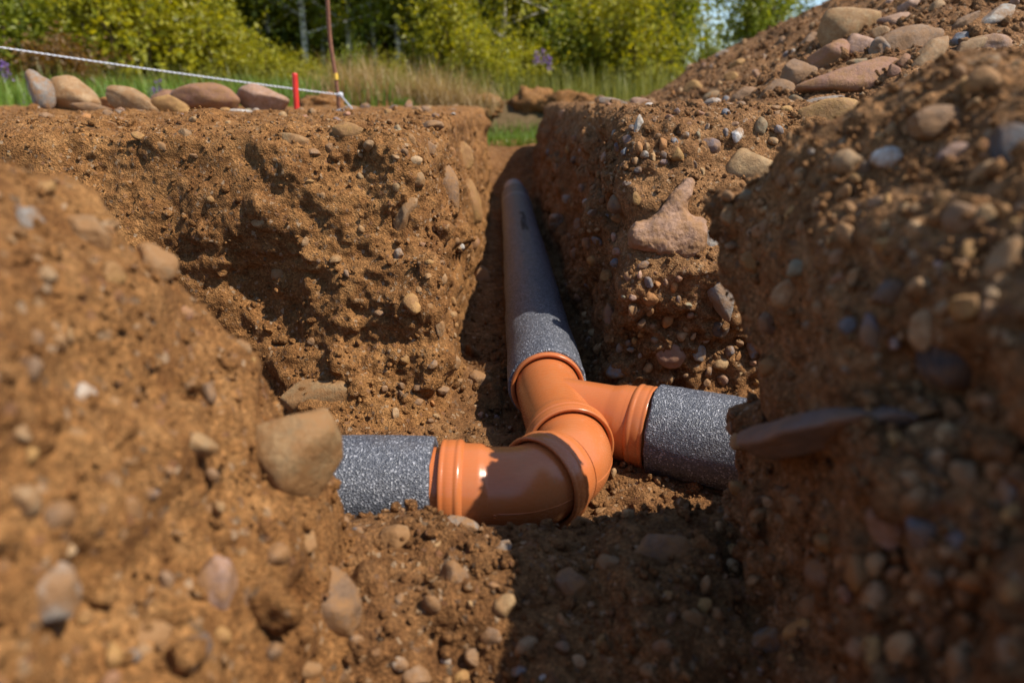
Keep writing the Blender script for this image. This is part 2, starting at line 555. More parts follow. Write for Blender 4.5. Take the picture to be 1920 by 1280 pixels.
# ================================================================ pipes
PZ = -0.447
def sweep(path, radii, seg=64, close_start=False, close_end=False):
    """tube round a list of points; one radius per point"""
    n = len(path); V = []
    up = Vector((0, 0, 1))
    for k in range(n):
        a = path[max(k - 1, 0)]; b = path[min(k + 1, n - 1)]
        t = (b - a)
        if t.length < 1e-9: t = path[min(k + 2, n - 1)] - path[max(k - 2, 0)]
        t.normalize()
        s = t.cross(up).normalized(); w = s.cross(t)
        for j in range(seg):
            an = 2 * math.pi * j / seg
            V.append(path[k] + (s * math.cos(an) + w * math.sin(an)) * radii[k])
    Q = []
    for k in range(n - 1):
        for j in range(seg):
            j2 = (j + 1) % seg
            Q.append((k * seg + j, k * seg + j2, (k + 1) * seg + j2, (k + 1) * seg + j))
    return [tuple(v) for v in V], Q

def axial(p0, dirv, prof):
    """profile = list of (distance along the axis, radius) from p0 -> path, radii (slightly spread so frames stay defined)"""
    path = []; last = None
    return [p0 + dirv * s for s, r in prof], [r for s, r in prof]

def revolve(p0, dirv, prof, seg=72):
    t = dirv.normalized(); s = t.cross(Vector((0, 0, 1))).normalized(); w = s.cross(t)
    V = []; Q = []
    for a, r in prof:
        for j in range(seg):
            an = 2 * math.pi * j / seg
            V.append(tuple(p0 + t * a + (s * math.cos(an) + w * math.sin(an)) * r))
    for k in range(len(prof) - 1):
        for j in range(seg):
            j2 = (j + 1) % seg
            Q.append((k * seg + j, k * seg + j2, (k + 1) * seg + j2, (k + 1) * seg + j))
    return V, Q

def join(*vq):
    V = []; Q = []
    for v, q in vq:
        o = len(V); V += list(v); Q += [tuple(i + o for i in f) for f in q]
    return V, Q

def vq_obj(name, vq, mat, parent, sharp=40):
    me = mesh_np(name, np.array(vq[0]), np.array(vq[1]))
    bm = bmesh.new(); bm.from_mesh(me); bmesh.ops.recalc_face_normals(bm, faces=bm.faces); bm.to_mesh(me); bm.free()
    me.set_sharp_from_angle(angle=math.radians(sharp))
    return link(name, me, parent, mat)

BODY, SOCK = 0.0555, 0.0600
# ring at the mouth of a socket: swelling, two ribs, lip, wall thickness, inside
def rim_profile(s):
    e = 0.0012
    pts = [(s - 0.036, SOCK + 0.0002), (s - 0.030, SOCK + 0.0003), (s - 0.0275, 0.0632), (s - 0.0250, 0.0652), (s - 0.0225, 0.0655), (s - 0.0205, 0.0650),
           (s - 0.0190, 0.0642), (s - 0.0175, 0.0645), (s - 0.0130, 0.0648), (s - 0.0085, 0.0648), (s - 0.0068, 0.0642), (s - 0.0052, 0.0646), (s - 0.0034, 0.0652),
           (s - 0.0012, 0.0650), (s, 0.0640), (s + 0.0004, 0.0628), (s, 0.0612), (s - 0.002, 0.0590), (s - 0.008, 0.0572), (s - 0.02, 0.0566)]
    return pts

P_MAIN = Vector((0.063, 1.105, PZ))         # mouth where the main pipe takes the fitting
P_FAR = Vector((0.009, 3.98, PZ + 0.006))
P_RUN = Vector((0.085, 0.885, PZ))          # mouth of the fitting facing the lens
JUNC = Vector((0.0715, 1.020, PZ))
BR_DIR = Vector((0.906, -0.423, 0)).normalized()
P_BR = JUNC + BR_DIR * 0.160
V1 = Vector((0.089, 0.848, PZ))
D45 = Vector((-0.68, -0.733, 0)).normalized()
P_MID = V1 + D45 * 0.080
V2 = V1 + D45 * 0.100
D_L = Vector((-1.0, 0.004, 0)).normalized()
P_LEFT = V2 + D_L * 0.112

# --- wye
wye = tag(empty('wye_fitting', (P_RUN.x, P_RUN.y, PZ - 0.065)), 'orange plastic wye fitting joining the three pipes, branch pointing right', 'pipe fitting')
rd = (P_RUN - P_MAIN).normalized(); rl = (P_RUN - P_MAIN).length
run = revolve(P_MAIN, rd, [(-0.03, BODY), (0.02, BODY), (0.09, BODY), (rl - 0.062, BODY), (rl - 0.056, BODY + 0.0012), (rl - 0.047, SOCK - 0.0005), (rl - 0.040, SOCK), (rl - 0.034, SOCK)])
wye_body = vq_obj('body', run, PVC, wye)
bl = 0.160
br = revolve(JUNC, BR_DIR, [(0.0, BODY - 0.001), (0.05, BODY - 0.0006), (bl - 0.068, BODY), (bl - 0.061, BODY + 0.0012), (bl - 0.050, SOCK - 0.0004), (bl - 0.044, SOCK), (bl - 0.034, SOCK)])
wye_branch = vq_obj('branch', br, PVC, wye)
vq_obj('socket_rim', revolve(P_MAIN, rd, rim_profile(rl)), PVC, wye_body)
vq_obj('socket_rim', revolve(JUNC, BR_DIR, rim_profile(bl)), PVC, wye_branch)

# --- two 45 degree elbows
def arc_path(a, v, b, r, n=14):
    """straight - arc - straight path from a through corner v to b"""
    d0 = (v - a).normalized(); d1 = (b - v).normalized()
    ang = d0.angle(d1); t = r * math.tan(ang / 2)
    s0 = v - d0 * t; s1 = v + d1 * t
    nrm = (d1 - d0 * d0.dot(d1)).normalized(); c = s0 + nrm * r
    pts = [a, a.lerp(s0, 0.5)]
    for k in range(n + 1):
        an = ang * k / n
        pts.append(c - nrm * r * math.cos(an) + d0 * r * math.sin(an))
    pts += [s1.lerp(b, 0.5), b]
    return pts

def elbow(label, a, v, mouth, gate, seam_dir):
    e = tag(empty('elbow_fitting', (v.x, v.y, PZ - 0.062)), label, 'pipe fitting')
    d1 = (mouth - v).normalized(); L = (mouth - v).length
    s_end = v + d1 * (L - 0.062) if L > 0.1 else v + d1 * (L - 0.052)
    pts = arc_path(a, v, s_end, 0.062)
    V, Q = sweep(pts, [BODY + 0.0003] * len(pts), 72)
    g = L - (s_end - v).length
    cone = revolve(s_end, d1, [(0, BODY + 0.0003), (0.004, BODY + 0.0009), (0.010, SOCK - 0.0006), (0.015, SOCK), (g - 0.034, SOCK)])
    body = vq_obj('body', join((V, Q), cone), PVC, e)
    vq_obj('socket_rim', revolve(v, d1, rim_profile(L)), PVC, body)
    ring = []
    for k in range(1, len(pts) - 1):
        tv = (pts[k + 1] - pts[k - 1]).normalized()
        ring.append(pts[k] - tv.cross(Vector((0, 0, 1))).normalized() * (BODY + 0.0004))
    vq_obj('mould_seam', sweep(ring, [0.0007] * len(ring), 6), PVC, body)
    # moulding gate, a small round button on the seam
    gp, gn = gate
    gn = gn.normalized()
    vq_obj('gate_mark', revolve(gp, gn, [(-0.004, 0.0034), (0.0006, 0.0034), (0.0012, 0.0030), (0.0012, 0.0020), (0.0004, 0.0016), (0.0004, 0.0002)], 16), PVC, body)
    return e
g1n = (D45.cross(Vector((0, 0, 1)))); g1n = -g1n if g1n.y > 0 else g1n
g1n = Vector((0.72, -0.69, 0)).normalized()
elbow('orange plastic elbow bending from the wye mouth, mostly in sun', P_RUN - rd * -0.0 - rd * 0.03, V1, P_MID, (V1 + D45 * 0.0 + Vector((0.036, -0.036, 0)) , Vector((0.75, -0.66, -0.05))), None)
g2 = Vector((V2.x - 0.042, V2.y - BODY + 0.0003, PZ - 0.004))
elbow('orange plastic elbow leading to the left foam pipe, crossed by a shadow', P_MID - D45 * 0.03, V2, P_LEFT, (g2, Vector((0, -1, -0.05))), None)

# --- insulated pipes
def foam_pipe(label, p0, p1, bow=0.0, inner_to=None, seg=80):
    th = tag(empty('insulated_pipe', (p0.x, p0.y, PZ - 0.07)), label, 'pipe')
    d = (p1 - p0).normalized(); L = (p1 - p0).length
    n = max(24, int(L / 0.035)); sidev = d.cross(Vector((0, 0, 1))).normalized(); w = sidev.cross(d)
    V = []
    rows = [(0.006, 0.0562), (0.0015, 0.0566), (0.0, 0.060), (0.0, 0.066), (0.0006, 0.0685), (0.0025, 0.0697)] + [(0.004 + (L - 0.008) * (k / n) ** 1.6, 0.070) for k in range(n + 1)] + [(L - 0.002, 0.0692), (L, 0.066), (L, 0.060), (L - 0.004, 0.0562)]
    for s, r in rows:
        for j in range(seg):
            an = 2 * math.pi * j / seg
            V.append(p0 + d * s + sidev * (bow * math.sin(math.pi * s / L)) + (sidev * math.cos(an) + w * math.sin(an)) * r)
    V = np.array([tuple(v) for v in V], np.float32)
    C = np.array(p0) + 0
    jit = 0.0016 * noise(V, 0.05, 41) + 0.0010 * noise(V, 0.012, 42)
    axisv = np.array(d); rel = V - np.array(p0, np.float32); radial = rel - np.outer(rel @ axisv, axisv)
    V = V + radial / 0.07 * jit[:, None]
    V = V + np.outer(0.0016 * noise(V, 0.015, 43) * (np.abs(rel @ axisv) < 0.006), axisv)
    m = len(rows)
    Q = [(k * seg + j, k * seg + (j + 1) % seg, (k + 1) * seg + (j + 1) % seg, (k + 1) * seg + j) for k in range(m - 1) for j in range(seg)]
    vq_obj('foam_sleeve', (V, Q), FOAM, th, 60)
    return th, d
GREY_PVC = plain('grey plastic', (0.23, 0.26, 0.32), 0.4, 12.0, 0.12)
MARK = plain('dark print', (0.02, 0.02, 0.022), 0.7)
md = (P_FAR - P_MAIN).normalized()
F0 = P_MAIN + md * 0.012
main, _ = foam_pipe('long grey foam insulated pipe running away along the trench', F0, P_MAIN + md * 2.52)
vq_obj('socket', revolve(P_MAIN, -md, [(-0.10, 0.0600), (-0.05, 0.0602)] + rim_profile(0.0)), PVC, main)
vq_obj('pipe_end', revolve(P_MAIN, md, [(0.10, 0.0545), (2.4, 0.0548), (2.60, 0.0548), (2.868, 0.0548), (2.872, 0.0535), (2.872, 0.0500), (2.80, 0.0498)]), GREY_PVC, main)
# seam band where two sleeves meet
vq_obj('joint_tape', revolve(P_MAIN, md, [(2.10, 0.0700), (2.102, 0.0712), (2.19, 0.0712), (2.192, 0.0700)], 80), plain('grey tape', (0.16, 0.165, 0.18), 0.45, 40, 0.1), main)
# worn, unreadable printed line on top of the sleeve
def print_marks():
    V = []; Q = []; rs = random.Random(5)
    s = 1.18
    sv = md.cross(Vector((0, 0, 1))).normalized(); w = sv.cross(md)
    while s < 1.55:
        ln = rs.choice([0.010, 0.014, 0.018, 0.022])
        wd = rs.uniform(0.85, 1.15)
        for (a0, a1) in rs.choice([((0.0, 0.34), (0.62, 1.0)), ((0.0, 1.0),), ((0.0, 0.55),), ((0.35, 1.0),)]):
            base = len(V)
            for ss in (s, s + ln):
                for k in range(3):
                    an = math.radians(78 + 17 * wd * (a0 + (a1 - a0) * k / 2))
                    V.append(tuple(P_MAIN + md * ss + (sv * math.cos(an) + w * math.sin(an)) * 0.0722))
            Q += [(base, base + 1, base + 4, base + 3), (base + 1, base + 2, base + 5, base + 4)]
        s += ln + (0.006 if rs.random() < 0.8 else 0.022)
    return V, Q
vq_obj('printed_marks', print_marks(), MARK, main)['kind'] = 'stuff'
leftp, _ = foam_pipe('grey foam insulated pipe running left, half buried in soil', P_LEFT + D_L * 0.010, P_LEFT + D_L * 0.95)
vq_obj('pipe_end', revolve(P_LEFT, D_L, [(-0.02, 0.0550), (0.03, 0.0550), (0.2, 0.0550)]), PVC, leftp)
rightp, _ = foam_pipe('grey foam insulated pipe running right from the wye branch', P_BR + BR_DIR * 0.004, P_BR + BR_DIR * 0.75)
vq_obj('pipe_end', revolve(P_BR, BR_DIR, [(-0.02, 0.0550), (0.03, 0.0550), (0.2, 0.0550)]), PVC, rightp)
print('pipes', round(time.time() - T0, 1))
# ================================================================ stones
def ico(sub):
    bm = bmesh.new(); bmesh.ops.create_icosphere(bm, subdivisions=sub, radius=1.0)
    V = np.array([v.co[:] for v in bm.verts], np.float32)
    T = np.array([[v.index for v in f.verts] for f in bm.faces], np.int32)
    bm.free()
    return V, T
ICO = {k: ico(k) for k in (1, 2, 3, 4, 5)}

def stone_mesh(seed, kind, sub):
    V, T = ICO[sub]; V = V.copy()
    rs = np.random.default_rng(seed)
    o = rs.uniform(-40, 40, 3).astype(np.float32)
    if kind == 'round':
        # superellipsoid-ish river cobble, a little flattened on random sides
        for _ in range(7):
            n = rs.normal(size=3); n /= np.linalg.norm(n); h = rs.uniform(0.62, 0.90)
            d = V @ n - h
            V -= np.outer(np.maximum(d, 0) * 0.72, n)
        V *= (1 + 0.17 * noise(V + o, 0.9, seed))[:, None]
        V *= (1 + 0.045 * noise(V + o, 0.38, seed + 1))[:, None]
    else:
        for _ in range(9):
            n = rs.normal(size=3); n /= np.linalg.norm(n); h = rs.uniform(0.55, 0.86)
            d = V @ n - h
            V -= np.outer(np.maximum(d, 0) * 0.94, n)
        V *= (1 + 0.09 * noise(V + o, 0.8, seed))[:, None]
        V *= (1 + 0.040 * noise(V + o, 0.30, seed + 1))[:, None]
    V *= (1 + 0.012 * noise(V + o, 0.13, seed + 2))[:, None]
    ext = np.maximum(np.abs(V.max(0)), np.abs(V.min(0)))
    c = (V.max(0) + V.min(0)) / 2; s = (V.max(0) - V.min(0)) / 2
    V = (V - c) / s
    return mesh_np('stone_%s' % kind, V, T)
BIG = {'round': [stone_mesh(100 + k, 'round', 4) for k in range(8)], 'angular': [stone_mesh(200 + k, 'angular', 4) for k in range(7)]}
SMALL = [stone_mesh(300 + k, 'round' if k % 3 else 'angular', 3) for k in range(12)]
for me in BIG['round'] + BIG['angular'] + SMALL:
    me.materials.append(STONE)

TONE = dict(tan=(0.36, 0.235, 0.125), sand=(0.40, 0.26, 0.125), ochre=(0.40, 0.225, 0.075), orange=(0.44, 0.19, 0.06), grey=(0.27, 0.245, 0.215),
            pale=(0.46, 0.42, 0.36), pink=(0.40, 0.255, 0.19), red=(0.30, 0.155, 0.10), brown=(0.235, 0.145, 0.085), dark=(0.075, 0.070, 0.072),
            blue=(0.150, 0.165, 0.185), olive=(0.27, 0.235, 0.15), white=(0.56, 0.53, 0.48), purple=(0.20, 0.15, 0.15))
CR = Vector((1, 0, 0)); CU = Vector((0, SP, CP)); CB = Vector((0, -CP, SP))
EYE = Vector((0, 0, CAM_Z))
def cast(px, py):
    d = ray(px, py).normalized()
    a = TBVH.ray_cast(EYE, d); b = HBVH.ray_cast(EYE, d)
    hit = None
    if a[0] is not None: hit = (a[0], a[1], TREG[a[2]], a[3])
    if b[0] is not None and (hit is None or b[3] < hit[3]): hit = (b[0], b[1], 9, b[3])
    return hit

VAR = [0]
def put_stone(px, py, w, h, rot, tone, shape, name='stone', Y=None, embed=0.35, thick=0.8, upright=False, mesh=None):
    if Y is None:
        hit = cast(px, py)
        p, nrm = hit[0], hit[1]
        if nrm.dot(CB) < 0: nrm = -nrm
    else:
        p = at(px, py, Y); nrm = None
    depth = (p - EYE).dot(-CB)
    sx, sy = w * depth / FOCAL / 2, h * depth / FOCAL / 2
    sz = thick * min(sx, sy) if thick < 1 else thick * min(sx, sy)
    back = Vector((0, -1, 0)) if upright else CB
    u = Vector((0, 0, 1)) if upright else CU
    a = math.radians(rot)
    ax = CR * math.cos(a) + u * math.sin(a); ay = -CR * math.sin(a) + u * math.cos(a)
    if nrm is not None:
        p = p - back * sz * embed * 0.5 - nrm * sz * embed * 0.5
    VAR[0] += 1
    me = mesh or BIG[shape][VAR[0] % len(BIG[shape])]
    o = bpy.data.objects.new(name, me); COL.objects.link(o)
    M = Matrix((ax, ay, back)).transposed().to_4x4()
    o.matrix_world = Matrix.Translation(p) @ M @ Matrix.Diagonal((sx, sy, sz, 1))
    j = random.Random(VAR[0])
    c = TONE[tone]; k = j.uniform(0.74, 0.94)
    o.color = (c[0] * k, c[1] * k, c[2] * k, j.uniform(0.45, 1.0))
    return o

# ---- row of boulders on the ground behind the left wall (distance, pixels, look)
ROW = [
 (2.55, 76, 173, 46, 82, 4, 'grey', 'round', 'upright grey oval boulder at the left end of the boulder row'),
 (2.62, 140, 184, 92, 72, -22, 'tan', 'round', 'large tan domed boulder leaning behind the upright grey one'),
 (2.45, 172, 199, 78, 20, -6, 'brown', 'round', 'low flat brown stone in front of the domed boulder'),
 (2.75, 203, 188, 48, 28, 0, 'orange', 'round', 'small orange stone in the boulder row'),
 (2.40, 255, 193, 100, 50, -16, 'tan', 'angular', 'tan boulder with a shaded hollow right of the orange stone'),
 (2.40, 322, 198, 76, 36, -18, 'ochre', 'round', 'ochre stone lying in front of the large red-brown boulder'),
 (2.75, 310, 180, 64, 38, 0, 'red', 'round', 'reddish stone half hidden behind the ochre one'),
 (2.60, 383, 182, 128, 54, -6, 'red', 'round', 'large long red-brown boulder in the middle of the row'),
 (2.65, 492, 188, 100, 56, -8, 'pink', 'angular', 'pinkish boulder at the right end of the row'),
 (2.25, 452, 206, 66, 12, -2, 'white', 'round', 'flat white stone in front of the pinkish boulder'),
]
for Y, px, py, w, h, r, tone, shp, lab in ROW:
    o = put_stone(px, py, w, h, r, tone, shp, 'boulder', Y=Y, upright=True, thick=0.85)
    # settle the boulder onto the ground
    lo = min((o.matrix_world @ v.co).z for v in o.data.vertices)
    hit = TBVH.ray_cast(Vector((o.location.x, o.location.y, 0.5)), Vector((0, 0, -1)))
    gz = hit[0].z if hit[0] else 0.0
    if lo > gz - 0.004: o.location.z -= lo - (gz - 0.006)
    tag(o, lab, 'boulder', 'boulders in a row behind the left wall')

# ---- single stones, placed where the photograph shows them on the soil
LIST = [
 # left wall
 (654, 246, 62, 40, 4, 'ochre', 'round', .15, 'tan oval stone jutting from the top of the sunlit left wall'),
 (540, 262, 80, 30, -4, 'sand', 'round', .5, 'soil-dusted flat stone left of the jutting oval one'),
 (616, 278, 22, 22, 0, 'brown', 'angular', .4, 'small brown angular stone under the jutting oval one'),
 (600, 738, 165, 74, 14, 'sand', 'angular', .45, 'big flat sandy slab low in the left wall above the left pipe'),
 (842, 352, 50, 98, 18, 'brown', 'round', .45, 'large grey-brown cobble in the corner of the left wall'),
 (884, 378, 44, 92, 12, 'ochre', 'round', .5, 'orange-brown cobble beside the grey-brown one in the wall corner'),
 (868, 290, 48, 62, 8, 'ochre', 'angular', .5, 'yellowish stone near the top of the wall corner'),
 (847, 285, 18, 28, 20, 'orange', 'round', .4, 'small orange stone in the wall corner'),
 (808, 278, 22, 36, 14, 'brown', 'round', .4, 'brown oval stone left of the small orange one'),
 (757, 402, 36, 78, -24, 'tan', 'angular', .55, 'narrow tan slab set steeply in the left wall'),
 (888, 456, 22, 30, -30, 'red', 'round', .1, 'dark reddish stone poking out over the trench floor'),
 (905, 522, 38, 52, 30, 'brown', 'angular', .4, 'brown stone at the foot of the left wall beside the far pipe'),
 (898, 716, 50, 52, 0, 'brown', 'angular', .3, 'brown angular stone on the floor left of the wye'),
 (802, 575, 22, 18, -20, 'ochre', 'round', .3, 'small yellow pebble on the left wall edge'),
 (848, 590, 20, 20, 20, 'sand', 'round', .2, 'small pale pebble on the corner edge of the left wall'),
 (824, 612, 22, 42, 12, 'tan', 'round', .4, 'tan stone below the small pale pebble'),
 (854, 678, 24, 34, 0, 'tan', 'round', .35, 'tan stone low on the left wall corner'),
 (486, 419, 34, 18, 10, 'sand', 'round', .45, 'pale stone at the upper edge of the hollow in the left wall'),
 (520, 512, 30, 26, 20, 'tan', 'round', .4, 'tan stone in the middle of the hollow'),
 (452, 648, 46, 26, -15, 'tan', 'round', .45, 'tan stone at the lower left of the hollow'),
 (584, 640, 20, 18, 0, 'grey', 'round', .4, 'small grey pebble right of the hollow'),
 (785, 336, 26, 30, 0, 'sand', 'round', .4, 'sandy stone on the upper left wall near the corner'),
 (770, 262, 30, 24, -30, 'ochre', 'angular', .4, 'ochre stone below the crest of the left wall'),
 (200, 233, 36, 20, 0, 'brown', 'round', .3, 'brown stone at the far left of the wall crest'),
 (300, 272, 30, 22, -30, 'tan', 'angular', .5, 'tan angular stone in the upper left of the left wall'),
 (345, 252, 26, 26, 0, 'tan', 'round', .5, 'soil-coloured stone below the crest left of the mound'),
 # right wall
 (1408, 314, 100, 78, -6, 'sand', 'round', .2, 'big round sandy stone in the right wall'),
 (1397, 367, 27, 24, 0, 'olive', 'round', .2, 'round olive pebble under the big sandy stone'),
 (1427, 237, 25, 38, 6, 'olive', 'round', .2, 'upright olive-grey pebble near the top of the right wall'),
 (1334, 271, 42, 30, -26, 'purple', 'round', .3, 'dull purple-brown stone left of the big sandy stone'),
 (1272, 289, 30, 26, -20, 'ochre', 'round', .3, 'ochre stone above the forked pink rock'),
 (1198, 235, 17, 42, -12, 'pale', 'round', .05, 'pale grey finger-shaped stone standing out of the right wall'),
 (1186, 240, 16, 16, 30, 'blue', 'round', .2, 'dark blue pebble tucked beside the pale finger stone'),
 (1176, 262, 20, 18, 0, 'purple', 'round', .3, 'dusty purple pebble below the pale finger stone'),
 (1158, 381, 38, 36, 0, 'brown', 'round', .2, 'round brown stone left of the forked pink rock'),
 (1158, 410, 28, 18, -14, 'orange', 'round', .3, 'small rusty stone under the round brown one'),
 (1194, 372, 16, 26, 0, 'ochre', 'angular', .3, 'small yellowish angular stone above the forked rock'),
 (1196, 319, 18, 13, 8, 'dark', 'round', .2, 'dark flat pebble in the upper right wall'),
 (1144, 518, 38, 24, -8, 'ochre', 'round', .1, 'tan pointed stone jutting from the shaded right wall'),
 (1221, 561, 30, 28, -20, 'orange', 'round', .2, 'orange pebble low in the right wall'),
 (1144, 598, 25, 62, 4, 'red', 'round', .2, 'upright reddish stone above the wye'),
 (1256, 668, 62, 48, -20, 'red', 'round', .3, 'dull red cobble at the foot of the right wall'),
 (1154, 696, 38, 30, 0, 'blue', 'round', .3, 'dark grey stone just behind the wye branch'),
 (1332, 448, 38, 42, 20, 'pale', 'angular', .4, 'pale stone right of the forked pink rock'),
 (1206, 497, 24, 16, 14, 'blue', 'round', .3, 'blue-grey pebble below the forked pink rock'),
 (1152, 492, 18, 18, 0, 'blue', 'round', .3, 'small blue-grey pebble left under the forked rock'),
 (1086, 420, 24, 24, 0, 'grey', 'round', .3, 'grey pebble in the shaded side of the right wall'),
 (1062, 372, 20, 18, 20, 'pale', 'round', .3, 'pale pebble in the shaded side of the right wall'),
 (1078, 478, 22, 28, 0, 'red', 'round', .3, 'reddish pebble low on the shaded side of the right wall'),
 # near right bank
 (1560, 214, 130, 60, 8, 'ochre', 'round', .2, 'blurred orange-tan stone on the top corner of the right bank'),
 (1762, 226, 100, 66, 16, 'brown', 'angular', .2, 'blurred grey-brown stone in the top of the right bank'),
 (1900, 280, 90, 110, 20, 'dark', 'round', .3, 'blurred dark stone at the right edge of the picture'),
 (1790, 285, 70, 40, 10, 'purple', 'round', .3, 'blurred purple-grey stone in the upper right bank'),
 (1352, 545, 56, 120, 6, 'grey', 'angular', .0, 'grey slab forming the left corner of the right bank'),
 (1362, 565, 26, 28, 0, 'pink', 'round', .0, 'pink pebble on the grey corner slab'),
 (1352, 618, 34, 34, 0, 'dark', 'round', .2, 'dark pebble under the grey corner slab'),
 (1440, 606, 40, 44, 0, 'blue', 'round', .2, 'blue-grey pebble in the right bank beside the corner slab'),
 (1412, 490, 48, 44, 10, 'ochre', 'round', .3, 'tan stone above the blue-grey pebble in the right bank'),
 (1500, 500, 60, 34, 20, 'olive', 'round', .3, 'blurred olive stone in the middle of the right bank'),
 (1670, 548, 72, 50, 8, 'dark', 'round', .1, 'blurred blue-black stone in the middle of the right bank'),
 (1630, 625, 36, 76, 6, 'purple', 'round', .2, 'blurred purple upright stone below the blue-black one'),
 (1590, 610, 34, 34, 0, 'blue', 'round', .2, 'blurred small blue stone left of the purple upright one'),
 (1668, 988, 72, 92, 28, 'pink', 'round', .2, 'tan oval stone low in the shaded right bank'),
 (1728, 1000, 56, 74, 24, 'blue', 'round', .3, 'dark green-grey stone beside the low tan oval'),
 (1790, 680, 110, 110, 0, 'dark', 'angular', .3, 'big blurred dark stone at the right of the shaded bank'),
 # near left bank
 (530, 862, 215, 240, -14, 'sand', 'angular', .3, 'large tan boulder at the tip of the left bank against the pipe'),
 (615, 1128, 150, 112, -38, 'brown', 'angular', .0, 'brown cobble beside the dark hole in the left bank'),
 (402, 1098, 90, 110, 20, 'pink', 'angular', .3, 'pinkish stone in the lower left bank'),
 (85, 1120, 140, 110, 30, 'pale', 'round', .2, 'blurred pale grey stone at the lower left corner'),
 (162, 438, 92, 76, -20, 'tan', 'angular', .1, 'blurred soil-covered stone overhanging at the upper left'),
 (283, 500, 78, 84, 0, 'tan', 'round', .4, 'blurred round tan stone on the edge of the left bank'),
 (362, 832, 100, 54, -14, 'sand', 'round', .4, 'blurred sandy stone in the middle of the left bank'),
 (280, 925, 40, 26, 0, 'blue', 'round', .4, 'small blurred blue-grey stone in the left bank'),
 # near floor
 (862, 985, 74, 32, -6, 'grey', 'angular', .2, 'flat grey stone in front of the elbow'),
 (943, 1026, 34, 32, 0, 'pale', 'angular', .15, 'small pale stone in the shaded foreground below the elbow'),
 (1238, 1034, 138, 80, 10, 'brown', 'round', .3, 'large smooth brown stone in the shaded foreground'),
 (1074, 1104, 72, 78, 0, 'brown', 'angular', .1, 'dark lumpy stone in the middle of the shaded foreground'),
 (738, 1010, 62, 66, -30, 'tan', 'round', .4, 'soil-covered lump in front of the left pipe'),
 (850, 1082, 58, 66, -20, 'brown', 'round', .4, 'brown stone where the foreground shadow begins'),
 (1140, 1056, 52, 40, 10, 'tan', 'round', .4, 'tan lump left of the large smooth brown stone'),
 (750, 1245, 32, 26, 0, 'pale', 'angular', .1, 'small pale stone at the bottom edge in the sun'),
 (1444, 1205, 78, 54, 34, 'grey', 'round', .2, 'grey stone at the foot of the right bank'),
 (926, 1100, 24, 22, 0, 'pink', 'angular', .2, 'small pink stone in the shaded foreground'),
 (920, 1192, 44, 34, 0, 'brown', 'round', .3, 'brown stone low in the shaded foreground'),
 (1245, 1212, 44, 30, 0, 'grey', 'angular', .3, 'grey stone at the lower right of the shaded foreground'),
 (668, 995, 24, 16, 0, 'blue', 'round', .2, 'small blue-grey pebble in front of the left foam pipe'),
 (575, 1256, 60, 36, 0, 'tan', 'round', .3, 'tan stone at the bottom edge below the dark hole'),
 # spoil heap
 (1592, 54, 112, 92, 14, 'sand', 'round', .25, 'largest rounded pale boulder on the spoil heap'),
 (1680, 41, 64, 36, -4, 'pink', 'angular', .2, 'flat-topped pinkish stone right of the pale boulder'),
 (1652, 64, 36, 26, 0, 'tan', 'round', .2, 'small round tan stone below the flat-topped one'),
 (1612, 88, 62, 52, 0, 'pink', 'round', .2, 'round pinkish boulder below the pale boulder'),
 (1652, 92, 40, 44, 30, 'grey', 'angular', .3, 'grey stone between the round pinkish and the brown boulder'),
 (1704, 82, 118, 66, 24, 'brown', 'angular', .2, 'big brown slanting boulder on the spoil heap'),
 (1558, 114, 76, 70, 0, 'red', 'angular', .1, 'purple-red blocky boulder on the spoil heap'),
 (1502, 142, 66, 66, -10, 'brown', 'angular', .2, 'dark brown boulder left of the purple-red one'),
 (1600, 148, 195, 62, 9, 'red', 'angular', .2, 'long pink-red slab at the foot of the spoil heap'),
 (1742, 108, 44, 100, -48, 'tan', 'round', .2, 'long tan stone leaning over the slab'),
 (1614, 118, 48, 18, 4, 'olive', 'angular', .2, 'thin olive stone behind the long slab'),
 (1676, 134, 22, 28, 0, 'red', 'round', .1, 'small red-brown pebble at the end of the slab'),
 (1696, 116, 22, 28, -10, 'red', 'round', .1, 'small red-brown pebble above the other one by the slab'),
 (1708, 14, 44, 34, 0, 'pink', 'angular', .3, 'pink stone at the top of the spoil heap'),
 (1758, 14, 30, 26, 30, 'tan', 'round', .2, 'tan stone at the top of the heap right of the pink one'),
 (1868, 34, 68, 34, 26, 'pale', 'angular', .1, 'pale slab high on the right of the spoil heap'),
 (1812, 42, 60, 26, 34, 'brown', 'angular', .2, 'dark brown slab left of the pale one'),
 (1808, 74, 44, 32, 24, 'blue', 'round', .2, 'blue-grey stone on the right of the spoil heap'),
 (1870, 80, 66, 30, -10, 'pink', 'angular', .3, 'pinkish flat stone at the right edge of the heap'),
 (1825, 84, 70, 30, 26, 'tan', 'round', .3, 'tan stone below the blue-grey one'),
 (1460, 172, 60, 46, 0, 'brown', 'round', .3, 'brown stone at the foot of the heap left of the dark boulder'),
 (1398, 180, 52, 32, 8, 'brown', 'round', .2, 'rounded grey-brown stone at the foot of the heap'),
 (1518, 78, 38, 26, 30, 'brown', 'angular', .2, 'dark brown angular stone left of the pale boulder'),
 (1482, 100, 28, 12, 20, 'blue', 'angular', .2, 'blue-grey flat stone on the heap slope'),
 (1490, 98, 14, 12, 0, 'pale', 'round', .1, 'tiny pale pebble on the blue-grey flat stone'),
 (1298, 76, 24, 24, 0, 'pink', 'round', .1, 'pink stone on the ridge of the spoil heap'),
 (1300, 166, 34, 28, 0, 'ochre', 'angular', .2, 'ochre angular stone at the far foot of the heap'),
 (1372, 146, 26, 20, 0, 'ochre', 'round', .2, 'ochre stone on the lower slope of the heap'),
 (1384, 122, 28, 24, 0, 'ochre', 'angular', .3, 'soil-coloured block in the middle of the heap slope'),
